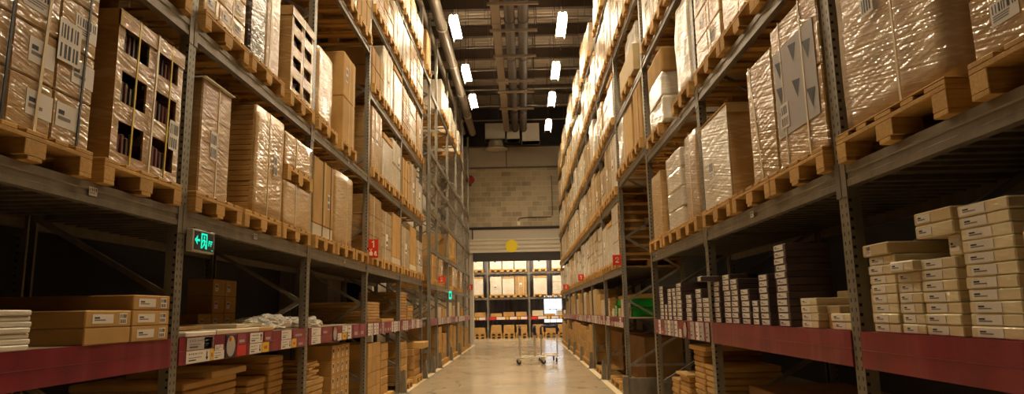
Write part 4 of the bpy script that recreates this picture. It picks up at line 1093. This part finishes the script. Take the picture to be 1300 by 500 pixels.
    # right, third bay: tan flat cartons
    for q, (y, w) in enumerate(((7.12, .98), (8.36, .98))): pallet_far('wooden pallet on the floor under tan cartons, %s in third bay, green-crate rack' % ORD[q], PXR + .08, y, 0, PI, w)
    stack('flat_carton', 'flat tan carton', 'first floor pile, third bay, green-crate rack', 'carton', 1.82, .6, 6.66, 7.16, .145, 13, .058, 'cardboard', 'R', None, 31, .012, 'tan flat cartons on the floor')
    z = stack('flat_carton', 'flat tan carton', 'second floor pile, third bay, green-crate rack', 'carton', 1.82, .6, 7.20, 7.60, .145, 15, .058, 'cardboard', 'R', None, 32, .012, 'tan flat cartons on the floor')
    wbox('flat_carton', 'flat tan carton lying askew on the tallest floor pile, third bay', 'carton', 1.79, 2.5, 7.04, 7.62, z + .001, z + .05, 'cardboard_pale', rz=.04, side='R')
    z = stack('flat_carton', 'flat tan carton', 'third floor pile, third bay, green-crate rack', 'carton', 1.82, .6, 7.9, 8.36, .145, 9, .06, 'cardboard', 'R', None, 33, .012, 'tan flat cartons on the floor')
    wbox('flat_carton', 'pale sheet carton covering the third floor pile, green-crate rack', 'carton', 1.79, 2.46, 7.84, 8.4, z + .001, z + .03, 'cardboard_pale', side='R')
    z = stack('flat_carton', 'flat tan carton', 'fourth floor pile, third bay, green-crate rack', 'carton', 1.82, .6, 8.44, 8.82, .145, 8, .058, 'cardboard', 'R', None, 34, .012, 'tan flat cartons on the floor')
    # right, beyond the passage
    for k in (3, 4):
        pallet_far('wooden pallet on the floor under a huge carton, %s bay, green-crate rack' % ORD[k + 1], PXR + .02, yr(k) + 1.4, 0, PI, 1.3)
        wbox('large_carton', 'huge brown carton standing on floor pallet, %s bay, green-crate rack' % ORD[k + 1], 'carton', 2.12, 2.8, yr(k) + .35, yr(k) + 2.4, .146, .95, 'cardboard_dark', side='R')
    i = 0
    for k in range(5, 10):
        for q in range(3):
            y = yr(k) + .2 + q * .85
            h = (.92, .88, .6, .93, .75, .85, .9)[(k * 2 + q) % 7]
            pallet_far('wooden pallet on the floor, %s slot, %s bay, green-crate rack' % (('near', 'middle', 'far')[q], ORD[k + 1]), PXR - .02, y + .38, 0, PI, .76)
            n = max(3, int(h / .2))
            stack('brown_carton', 'brown carton', '%s floor column, %s bay, green-crate rack' % (('near', 'middle', 'far')[q], ORD[k + 1]), 'carton', 1.71, .9, y, y + .72, .146, n, h / n, 'cardboard', 'R', None, 50 + i, .012, 'brown cartons on the floor pallets'); i += 1

# ------------------------------------------------------------------ signs, guards, trolleys
def digit(mb, ch, M, s, mat):
    """thick figure in the x-z plane facing -y"""
    if ch == '1': pts = [(-.2, .3), (.06, .46), (.06, -.5)]
    else: pts = [(-.24, .22), (-.2, .38), (-.06, .46), (.1, .44), (.22, .32), (.2, .12), (.08, -.06), (-.26, -.42), (.28, -.42)]
    t = .085
    for (xa, za), (xb, zb) in zip(pts, pts[1:]):
        d = Vector((xb - xa, 0, zb - za)).normalized(); n = Vector((-d.z, 0, d.x)) * t; e = d * t * .8
        A_, B_ = Vector((xa, 0, za)) - e, Vector((xb, 0, zb)) + e
        q = [(A_ + n) * s, (B_ + n) * s, (B_ - n) * s, (A_ - n) * s]
        vs = [(p.x, -.004, p.z) for p in q] + [(p.x, 0, p.z) for p in q]
        mb.add(vs, [(0, 1, 2, 3), (0, 1, 5, 4), (1, 2, 6, 5), (2, 3, 7, 6), (3, 0, 4, 7)], mat, M)
def flag_sign(label, x, y, z, w, h, ch, icons=False):
    mb = MB('sign_red'); mb.cbox(-w / 2, w / 2, 0, .012, -h / 2, h / 2, .003)
    r = obj('aisle_sign', mb, None, (x, y, z)); tag(r, label, 'sign')
    f = MB('sign_white'); digit(f, ch, Matrix.Translation((0, 0, h * .24 if icons else 0)), min(w * .62, h * .34 if icons else h * .6), None)
    obj('figure', f, r, label='pale figure')
    if icons:
        g = MB('sign_white')
        g.box(-.052, -.008, -.004, 0, -.105, -.055); g.box(-.040, -.030, -.004, 0, -.055, -.02); g.box(-.028, -.02, -.004, 0, -.055, -.04); g.box(-.06, -.05, -.004, 0, -.085, -.05)
        g.box(-.055, -.045, -.004, 0, -.02, -.005); g.box(-.028, -.018, -.004, 0, -.02, -.005)
        g.box(.02, .05, -.004, 0, -.075, -.05); g.box(.015, .03, -.004, 0, -.1, -.075); g.box(.035, .055, -.004, 0, -.11, -.085); g.box(.025, .045, -.004, 0, -.05, -.04)
        obj('pictogram', g, r, label='pale hand and figure pictograms')
    b = MB('dark_steel'); sgn = 1 if x > 0 else -1
    e_ = max(w / 2 + .004, abs(x - (XR if x > 0 else XL)) - .008) if abs(x) < 2.3 and abs(x - XL) < .6 or x > 0 else w / 2 + .03; b.box(min(sgn * w / 2, sgn * e_), max(sgn * w / 2, sgn * e_), .002, .010, -.02, .02); obj('bracket', b, r)
def exit_sign():
    r = empty('exit_sign', (XL + .03, 4.83, 1.985), 0); tag(r, 'lit green running-man exit sign fixed under a grey rack beam', 'exit sign')
    obj('housing', MB('box_grey').cbox(-.02, .026, -.17, .17, -.082, .075, .004), r)
    obj('hanger', MB('dark_steel').box(-.02, .02, -.13, -.10, .075, .085).box(-.02, .02, .1, .13, .075, .085), r)
    obj('face', MB('ink').box(.0262, .028, -.145, .155, -.068, .062), r, label='black sign face')
    g = MB('exit_teal')
    def bar(y0, y1, z0, z1): g.box(.028, .0296, y0, y1, z0, z1)
    bar(-.135, -.065, -.008, .008)                                       # arrow shaft
    g.add([(.0296, -.14, 0), (.0296, -.10, .034), (.0296, -.10, .014)], [(0, 1, 2)]); g.add([(.0296, -.14, 0), (.0296, -.10, -.034), (.0296, -.10, -.014)], [(0, 1, 2)])
    bar(-.045, -.033, -.055, .05); bar(.033, .045, -.055, .05); bar(-.045, .045, .042, .054)      # door frame
    n = 12
    g.add([(.0296, -.002 + .011 * math.cos(2 * PI * k / n), .026 + .011 * math.sin(2 * PI * k / n)) for k in range(n)], [tuple(range(n))])
    def limb(a, b, t):
        d = Vector((0, b[0] - a[0], b[1] - a[1])); nn = Vector((0, -d.z, d.y)).normalized() * t
        A = Vector((.0296, a[0], a[1])); B = Vector((.0296, b[0], b[1])); g.add([A + nn, B + nn, B - nn, A - nn], [(0, 1, 2, 3)])
    limb((0, .012), (.004, -.02), .009); limb((0, .008), (-.024, .002), .005); limb((-.024, .002), (-.028, -.014), .004); limb((.0, .008), (.022, -.004), .005)
    limb((.004, -.018), (-.012, -.034), .006); limb((-.012, -.034), (-.026, -.05), .005); limb((.004, -.018), (.02, -.032), .006); limb((.02, -.032), (.018, -.054), .005)
    # small lettering block: F over bars, two short rows
    bar(.07, .078, -.03, .01); bar(.078, .095, .002, .01); bar(.078, .09, -.012, -.005); bar(.103, .11, -.03, .01); bar(.11, .13, .002, .01); bar(.11, .125, -.012, -.005)
    bar(.125, .137, -.062, -.054)
    obj('pictogram', g, r, label='glowing teal arrow, door and running figure')

def guard(label, x, y, s):
    mb = MB('beam_steel'); sg = 1 if s == 'L' else -1
    pr = [(.004, -.09), (.07, -.09), (.10, -.05), (.10, .05), (.07, .09), (.004, .09), (.004, .084), (.066, .084), (.094, .047), (.094, -.047), (.066, -.084), (.004, -.084)]
    n = len(pr); vs = [(px, py, 0) for px, py in pr] + [(px if px < .05 else px * .75, py, .40) for px, py in pr]
    mb.add(vs, [(k, (k + 1) % n, n + (k + 1) % n, n + k) for k in range(n)] + [tuple(range(n, 2 * n)), tuple(reversed(range(n)))])
    mb.box(.0, .17, -.13, .13, 0, .01)
    o = obj('upright_guard', mb, None, (x + sg * .032, y, 0), 0 if s == 'L' else PI); tag(o, label, 'rack guard', 'upright guards')
def trolley(label, x, y, rz, two):
    r = empty('flat_trolley', (x, y, 0), rz); tag(r, label, 'trolley', 'trolleys in the aisle')
    L, W = .84, .52
    d = MB('galvanized')
    for yy in (-W / 2, W / 2): d.tube([(-L / 2, yy, .19), (L / 2, yy, .19)], .016, 10)
    for k in range(9): d.tube([(-L / 2 + L * k / 8, -W / 2, .19), (-L / 2 + L * k / 8, W / 2, .19)], .009 if 0 < k < 8 else .016, 8)
    obj('deck', d, r)
    for hx in ((-L / 2 + .12, L / 2 - .3) if two else (L / 2 - .02,)):
        for yy in (-W / 2 + .03, W / 2 - .03): obj('handle_post', MB('galvanized').tube([(hx, yy, .19), (hx, yy, .80)], .02, 10), r)
        g = MB('blue_grip'); a = W / 2 - .03
        g.tube([(hx, -a, .78), (hx, -a, .98), (hx, -a + .03, 1.02), (hx, a - .03, 1.02), (hx, a, .98), (hx, a, .78)], .028, 10); obj('grip', g, r, label='dark blue grip')
    for sx in (-1, 1):
        for sy in (-1, 1):
            f = MB('galvanized'); f.box(-.025, .025, -.028, -.022, .06, .165).box(-.025, .025, .022, .028, .06, .165).box(-.03, .03, -.03, .03, .16, .172)
            c = obj('caster', f, r, (sx * (L / 2 - .08), sy * (W / 2 - .05), 0))
            w = MB('black_rubber'); w.tube([(0, -.018, .0), (0, .018, 0)], .06, 18); obj('wheel', w, c, (0, 0, .0605))

def build_fixtures():
    flag_sign('red hanging sign with figure 1 and hand symbols, third upright of exit-sign rack', XL + .10, 10.16, 2.415, .15, .28, '1', True)
    flag_sign('red sign with figure 2 on the upright beside the passage', XR - .09, 11.98, 2.30, .15, .18, '2')
    flag_sign('small red sign on the green-crate rack, opposite the trolleys', XR - .1, 19.5, 2.36, .16, .18, '1'); flag_sign('small red sign at far end of green-crate rack', XR - .17, 25.4, 2.30, .2, .18, '2')
    flag_sign('small red sign at low beam past the passage, exit-sign rack', XL + .12, 18.6, 2.34, .2, .17, '2'); flag_sign('small red sign on white door post by the roller shutter', -2.55, 32.72, 2.62, .26, .26, '1')
    o = obj('exit_sign', MB('box_grey').cbox(-.05, .05, 0, .02, -.13, .13, .003).box(-.04, .04, -.002, 0, -.12, .12, 'exit_teal').box(-.02, .02, -.003, -.002, -.06, .06, 'ink'), None, (XL + .06, 21.3, 1.98)); tag(o, 'small upright green exit sign hanging under a rack beam toward the end wall', 'exit sign')
    exit_sign()
    mb = MB('sign_red').cbox(0, .008, -.06, .06, -.16, .16, .002); mb.box(.008, .010, -.03, .0, -.06, .06, 'sign_white'); mb.box(.008, .010, -.04, .04, -.13, -.09, 'sign_white')
    o = obj('extinguisher_sign', mb, None, (-3.619, 13.25, 1.63)); tag(o, 'upright red fire extinguisher sign on the square concrete column', 'sign')
    for k, t in ((3, 'third'), (4, 'passage-side')): guard('grey steel guard at foot of the %s upright of exit-sign rack' % ('fifth', 'sixth')[k - 3], XL, yl(k), 'L')
    for q, y in enumerate((17.2, 18.61, 21.41, 24.21)): guard('grey steel guard at %s upright past the passage, exit-sign rack' % ORD[q], XL, y, 'L')
    for k in range(4, 9): guard('grey steel guard at foot of %s upright of green-crate rack' % ORD[k + 1], XR, yr(k), 'R')
    b = empty('end_barrier', (2.28, 11.86, 0)); tag(b, 'low grey steel barrier guarding the rack end beside the passage', 'barrier')
    obj('panel', MB('beam_steel').cbox(-.56, .56, -.03, .03, .04, .31, .006).box(-.56, .56, -.036, -.03, .155, .17), b)
    for sx in (-.6, .6): obj('post', MB('beam_steel').cbox(sx - .05, sx + .05, -.06, .06, 0, .34, .006).box(sx - .1, sx + .1, -.1, .1, 0, .01), b)
    trolley('flat trolley with two blue hoop handles standing in the aisle', .16, 19.55, 0.06, True)
    trolley('flat trolley with one blue hoop handle facing the camera', .66, 20.35, -PI / 2 + .08, False)

# ------------------------------------------------------------------ ceiling services
def lamp(i, row, x, y, z=8.95):
    r = empty('ceiling_lamp', (x, y, z)); tag(r, 'hanging bright warm lamp, %s of the %s row' % (ORD[i], row), 'lamp', 'ceiling lamps')
    mb = MB('box_grey')
    for sg in (-1, 1):                                             # two folded halves with a slot of light between them
        pr = [(.045, .082), (.10, .07), (.128, -.085), (.134, -.085), (.106, .078), (.045, .09)]
        pr = [(sg * px, pz) for px, pz in pr]; n = 6
        vs = [(px, -.72, pz) for px, pz in pr] + [(px, .72, pz) for px, pz in pr]
        mb.add(vs, [(k, (k + 1) % n, n + (k + 1) % n, n + k) for k in range(n)] + [tuple(range(n)), tuple(range(n, 2 * n))])
    mb.box(-.11, .11, -.52, -.48, .091, .11); mb.box(-.11, .11, .48, .52, .091, .11); mb.box(-.05, .05, -.52, .52, .11, .16)
    obj('reflector', mb, r)
    t = MB('lamp_glow')
    for px in (-.075, -.025, .025, .075): t.tube([(px, -.70, .035), (px, .70, .035)], .021, 8)
    obj('tubes', t, r, label='four glowing tubes')
    w = MB('dark_steel')
    for yy in (-.5, .5): w.tube([(0, yy, .15), (0, yy, 11.5 - z)], .008, 6)
    obj('suspension', w, r)

def build_ceiling():
    for i, y in enumerate((3.7, 7.1, 10.5, 13.9, 17.3, 20.9, 23.85)): lamp(i, 'row above the exit-sign rack side', -1.66, y)
    for i, y in enumerate((3.7, 7.1, 10.5, 13.9, 17.3, 20.85, 23.8, 27.3)): lamp(i, 'row above the green-crate rack side', 1.15, y)
    def along(name, label, cat, x, z, r, mat, y0=2.0, y1=30.0, coll=None, sq=None):
        e = empty(name, (x, y0, z)); tag(e, label, cat)
        mb = MB(mat)
        if sq: mb.box(-sq[0] / 2, sq[0] / 2, 0, y1 - y0, -sq[1] / 2, sq[1] / 2)
        else: mb.tube([(0, 0, 0), (0, y1 - y0, 0)], r, 16)
        obj('run', mb, e)
        k = 1.5
        while k < y1 - y0:
            if sq: c = MB(coll or mat).box(-sq[0] / 2 - .012, sq[0] / 2 + .012, 0, .06, -sq[1] / 2 - .012, sq[1] / 2 + .012)
            else: c = MB(coll or mat).tube([(0, 0, 0), (0, .07, 0)], r * 1.1, 16)
            obj('coupling', c, e, (0, k, 0), label='coupling ring')
            h = MB('dark_steel').tube([(0, 0, (sq[1] / 2 if sq else r) * .9), (0, 0, 11.5 - z)], .01, 6); obj('hanger', h, e, (0, k + .1, 0)); k += 2.95
    along('supply_pipe', 'wide grey pipe along the ceiling over the exit-sign rack', 'pipe', -2.17, 9.45, .155, 'pipe_grey', coll='galvanized')
    along('sprinkler_pipe', 'slimmer grey pipe beside the wide one over the exit-sign rack', 'pipe', -2.56, 9.45, .09, 'pipe_grey')
    along('cable_tray', 'square tan cable trunking running along the ceiling middle', 'trunking', -.62, 9.585, .1, 'duct_light', sq=(.24, .2))
    along('air_duct', 'dark round air duct, one of two, beside the tan trunking', 'duct', -.24, 9.635, .15, 'duct_dark', y1=30.2)
    along('air_duct', 'dark round air duct, one of two, farther from the trunking', 'duct', .14, 9.635, .15, 'duct_dark', y1=30.2)
    for i, y in enumerate((13.9, 16.85, 18.6, 20.6, 23.0, 24.2, 26.3)):
        e = obj('trapeze_hanger', MB('duct_light').cbox(-.68, .68, -.03, .03, -.04, .04, .005).box(-.66, -.64, -.01, .01, .04, 2.07, 'dark_steel').box(.64, .66, -.01, .01, .04, 2.07, 'dark_steel'), None, (-.13, y, 9.42)); tag(e, 'tan cross bar carrying the two dark ducts, %s along the ceiling' % ORD[i], 'hanger bar', 'duct cross bars')
    for i, y in enumerate((12.0, 14.2, 16.4, 18.6, 20.8, 23.0, 25.2, 27.4, 29.6)):
        mb = MB('pipe_brown').box(-6, 5.6, -.09, .09, -.01, .01).box(-6, 5.6, -.01, .01, .01, .38).box(-6, 5.6, -.09, .09, .38, .4)
        e = obj('trim_%d' % (i + 1), mb, None, (0, y, 11.1)); e['kind'] = 'structure'
        f = MB('pipe_grey').tube([(-3.3, y + .7, 0), (5.2, y + .7, 0)], .035, 8); f.tube([(1.4, y + .7, 0), (1.4, y + .7, -.16)], .02, 8); f.tube([(-2.9, y + .7, 0), (-2.9, y + .7, -.16)], .02, 8)
        for hx in (-3.1, -1, 2, 4.5): f.tube([(hx, y + .7, 0), (hx, y + .7, 1.39)], .008, 6)
        e = obj('sprinkler_pipe', f, None, (0, 0, 10.1)); tag(e, 'thin sprinkler pipe crossing below the ceiling, %s along the aisle' % ORD[i], 'pipe', 'sprinkler cross pipes')
    # air handling boxes and bell diffuser before the end wall
    for i, (x0, x1, z0, z1) in enumerate(((-1.61, -.70, 9.22, 9.95), (-.62, -.04, 9.2, 9.9), (.08, .86, 9.08, 9.92))):
        e = empty('duct_box', ((x0 + x1) / 2, 30.6, z0)); tag(e, 'square galvanized duct box, %s before the end wall' % ('one above the bell outlet', 'middle one of three', 'lone one beside the middle box')[i], 'duct')
        obj('case', MB('galvanized').cbox(-(x1 - x0) / 2, (x1 - x0) / 2, -.35, .35, 0, z1 - z0, .008), e)
        obj('flange', MB('galvanized').box(-(x1 - x0) / 2 - .02, (x1 - x0) / 2 + .02, -.37, .37, .0, .03), e)
        for sx in (-.2, .2): obj('hanger', MB('dark_steel').tube([(sx, 0, z1 - z0), (sx, 0, 11.5 - z0)], .012, 6), e)
    d = MB('box_grey').lathe([(.32, .42), (.33, .3), (.36, .12), (.44, .05), (.56, .015), (.56, 0), (.3, .0)], n=32)
    e = obj('ceiling_vent', d.mesh('bell', True), None, (-1.14, 30.6, 8.80)); tag(e, 'round white bell-shaped air outlet under a galvanized duct box', 'air outlet')

def build_end_wall():
    def pipe(name, label, cat, pts, r, mat='pipe_grey', n=8):
        o = obj(name, MB(mat).tube(pts, r, n)); tag(o, label, cat); return o
    y = 32.94
    pipe('wall_pipe', 'pale horizontal pipe across the top of the block wall', 'pipe', [(-2.7, y, 8.44), (1.9, y, 8.44)], .045, 'pipe_grey')
    pipe('wall_pipe', 'dark horizontal pipe above the roller shutter', 'pipe', [(-2.75, y, 5.45), (2.6, y, 5.45)], .06, 'dark_steel')
    pipe('wall_pipe', 'short dark pipe dropping beside the roller shutter', 'pipe', [(-2.42, y, 5.38), (-2.42, y, 4.92)], .03, 'dark_steel')
    pipe('conduit', 'thin conduit bending down block wall to the pale switch box', 'conduit', [(1.45, y, 8.0), (1.48, y, 7.9), (1.48, y, 6.02), (1.40, y, 5.95), (.3, y, 5.95), (-.12, y, 5.92), (-.18, y, 5.84), (-.18, y, 5.76)], .022, 'pipe_grey')
    o = obj('switch_box', MB('sign_white').cbox(-.08, .08, -.05, .0, -.1, .1, .01), None, (-.18, 33.0, 5.66)); tag(o, 'small pale switch box at the conduit end on block wall', 'switch box')
    o = obj('junction_box', MB('box_grey').cbox(-.1, .1, -.06, 0, -.12, .12, .01), None, (.40, 33.0, 6.12)); tag(o, 'grey junction box on the block wall above the conduit', 'junction box')
    pipe('drain_pipe', 'thin vertical pipe under the bell outlet with small tap', 'pipe', [(-.72, 32.979, 9.3), (-.72, 32.979, 8.49)], .022, 'pipe_grey')
    b = empty('alarm_bell', (-2.52, 32.9, 7.85)); tag(b, 'round red alarm bell high on the end wall', 'alarm bell')
    m = MB('bell_red').lathe([(.05, .0), (.22, .0), (.22, .03), (.17, .09), (.06, .12)], n=28).mesh('gong', True); obj('gong', m, b, rot=(PI / 2, 0, 0))
    obj('bracket', MB('dark_steel').box(-.05, .05, 0, .105, -.3, 0), b)

# ------------------------------------------------------------------ room beyond the shutter
def build_back_room():
    X0 = [-6.6, -4.3, -2.0, .3, 2.6, 4.9]
    r = empty('pallet_rack', (X0[0], 38.3, 0), 0); tag(r, 'grey pallet rack standing across the room beyond the roller shutter', 'rack')
    for x in X0:
        for (yy, rot) in ((0, -PI / 2), (DEP, PI / 2)): obj('upright', upright_mesh(5.6), r, (x - X0[0], yy, 0), rot)
        obj('brace', cached(('brace', 5.6), lambda: brace_mesh(5.6)), r, (x - X0[0], 0, 0), -PI / 2)
    for i in range(5):
        xc = (X0[i] + X0[i + 1]) / 2 - X0[0]
        for z in (2.22, 3.62):
            for yy, rot in ((0, -PI / 2), (DEP, PI / 2)): obj('beam', beam_mesh(2.3), r, (xc, yy, z - .115), rot)
        e = obj('shelf_edge', MB('red_edge').box(-1.1, 1.1, -.01, .045, 0, .2), r, (xc, 0, .98))
        obj('shelf_board', MB('white_board').box(-1.1, 1.1, .046, DEP, .16, .196), r, (xc, 0, .98))
        for j, (a, b, m) in enumerate(((-1.05, -.72, 'sign_red'), (-.68, -.2, 'paper'), (-.15, -.02, 'yellow_print'), (.05, .45, 'paper'), (.5, .62, 'yellow_print'), (.66, 1.0, 'paper'))):
            obj('price_label', MB(m).box(a, b, -.013, -.0105, .03, .17), e, label={'sign_red': 'red label', 'paper': 'white label', 'yellow_print': 'yellow label'}[m])
    kinds = ['white', 'brown', 'white', 'white', 'capped', 'grey', 'white', 'white', 'plain', 'capped']
    n = 0
    for t_, zb in enumerate((2.22, 3.62)):
        for i in range(5):
            for q in range(2 if i % 2 else 3):
                m = 2 if i % 2 else 3; w = .78 if m == 2 else .7
                x = X0[i] + .1 + (2.1 / m) * (q + .5); kd = kinds[(n * 7 + i + t_ * 3) % 10]
                if x < -4.6 or x > 3.9: n += 1; continue
                wh = '%s from the door post side, %s tier of rack beyond the shutter' % (ORD[n % 13], ('lower', 'upper')[t_])
                pallet_far('wooden pallet, %s' % wh, x, 38.3 + .55, zb + .0005, -PI / 2, w)
                o = obj('pallet_load', far_mesh(kd, w - .04, 1.0, n % 3), None, (x, 38.3 + .55, zb + .146), -PI / 2); tag(o, {'white': 'white wrapped load', 'brown': 'brown wrapped load', 'plain': 'plain brown cartons', 'grey': 'pale wrapped load', 'tan': 'tan wrapped load', 'capped': 'capped white load'}[kd] + ', ' + wh, 'pallet load')
                n += 1
        n = 0
    R = random.Random(4); n = 0
    for i in range(1, 5):
        for q in range(3):
            x = X0[i] + .45 + q * .7
            if x < -3.6 or x > 3.4: continue
            h = R.choice((.12, .18, .24, .3))
            wbox('shelf_carton', 'carton, %s along the labelled shelf beyond the roller shutter' % ORD[n], 'carton', x - .3, x + .3, 38.5, 39.2, 1.1765, 1.1765 + h, R.choice(('cardboard', 'cardboard_pale', 'white_board')), side='R')
            pallet_far('lower wooden pallet on the floor, %s under the rack beyond the shutter' % ORD[n], x, 38.72, 0, -PI / 2, .66)
            pallet_far('upper wooden pallet of a pair, %s under the rack beyond the shutter' % ORD[n], x, 38.70, .1445, -PI / 2, .66)
            hh = R.choice((.2, .3, .42, .5)); m = R.randint(2, 4)
            for j in range(m):
                wbox('flat_carton', 'flat brown carton, %s on floor pallet %s beyond the shutter' % (ORD[j], ('one', 'two', 'three', 'four', 'five', 'six', 'seven', 'eight', 'nine', 'ten', 'eleven', 'twelve')[n]), 'carton', x - .31 + R.uniform(0, .05), x + .29, 38.2, 38.95, .290 + j * hh / m, .289 + (j + 1) * hh / m, 'cardboard', side='R')
            n += 1
    for i, (x, y) in enumerate(((-2.5, 35.2), (0, 35.2), (2.5, 35.2), (-1.2, 37.2), (1.4, 37.2))):  # unseen lamps added to light this room, hidden behind the lintel
        l = empty('ceiling_lamp', (x, y, 6.4)); tag(l, 'added unseen hanging lamp, %s in the room beyond the shutter' % ORD[i], 'lamp')
        obj('reflector', MB('box_grey').box(-.66, .66, -.17, .17, .06, .12), l)
        t = MB('added_lamp_glow')
        for py in (-.1, 0, .1): t.tube([(-.63, py, .03), (.63, py, .03)], .026, 8)
        obj('tubes', t, l, label='three glowing tubes')
        obj('suspension', MB('dark_steel').tube([(0, 0, .12), (0, 0, 5.1)], .01, 6), l)

# ------------------------------------------------------------------ camera and light
def build_camera():
    f, p, ro, ya = 867.0, .1658, -.0189, .0144
    cp, sp, cr, sr, cy, sy = math.cos(p), math.sin(p), math.cos(ro), math.sin(ro), math.cos(ya), math.sin(ya)
    X1 = Vector((cy, sy, 0)); Y1 = Vector((-sy, cy, 0)); Z = Vector((0, 0, 1))
    F = Y1 * cp + Z * sp; U = -Y1 * sp + Z * cp
    right = X1 * cr + U * sr; up = U * cr - X1 * sr
    M = Matrix((right, up, -F)).transposed().to_4x4(); M.translation = (0, 0, EYE)
    cd = bpy.data.cameras.new('camera'); cd.lens = f / 1300 * 36; cd.sensor_width = 36; cd.sensor_fit = 'HORIZONTAL'; cd.clip_start = .05; cd.clip_end = 200
    c = bpy.data.objects.new('camera', cd); COL.objects.link(c); c.matrix_world = M; SC.camera = c
def build_world():
    w = bpy.data.worlds.new('world'); SC.world = w; w.use_nodes = True
    bg = w.node_tree.nodes['Background']; bg.inputs[0].default_value = (1.0, .68, .40, 1); bg.inputs[1].default_value = .012
    SC.view_settings.view_transform = 'Standard'; SC.view_settings.look = 'None'; SC.view_settings.gamma = 1; SC.view_settings.use_curve_mapping = False
    SC.view_settings.exposure = EXPO
    SC.cycles.use_denoising = True
    SC.cycles.max_bounces = 8; SC.cycles.diffuse_bounces = 4; SC.cycles.glossy_bounces = 3
    SC.cycles.sample_clamp_indirect = 6.0
EXPO = 0.0

build_setting(); build_shutter()
A = build_left(); B = build_right()
build_price_labels(A, B)
build_shelf_goods(); build_floor_goods(); build_fixtures(); build_ceiling(); build_end_wall(); build_back_room()
build_camera(); build_world()
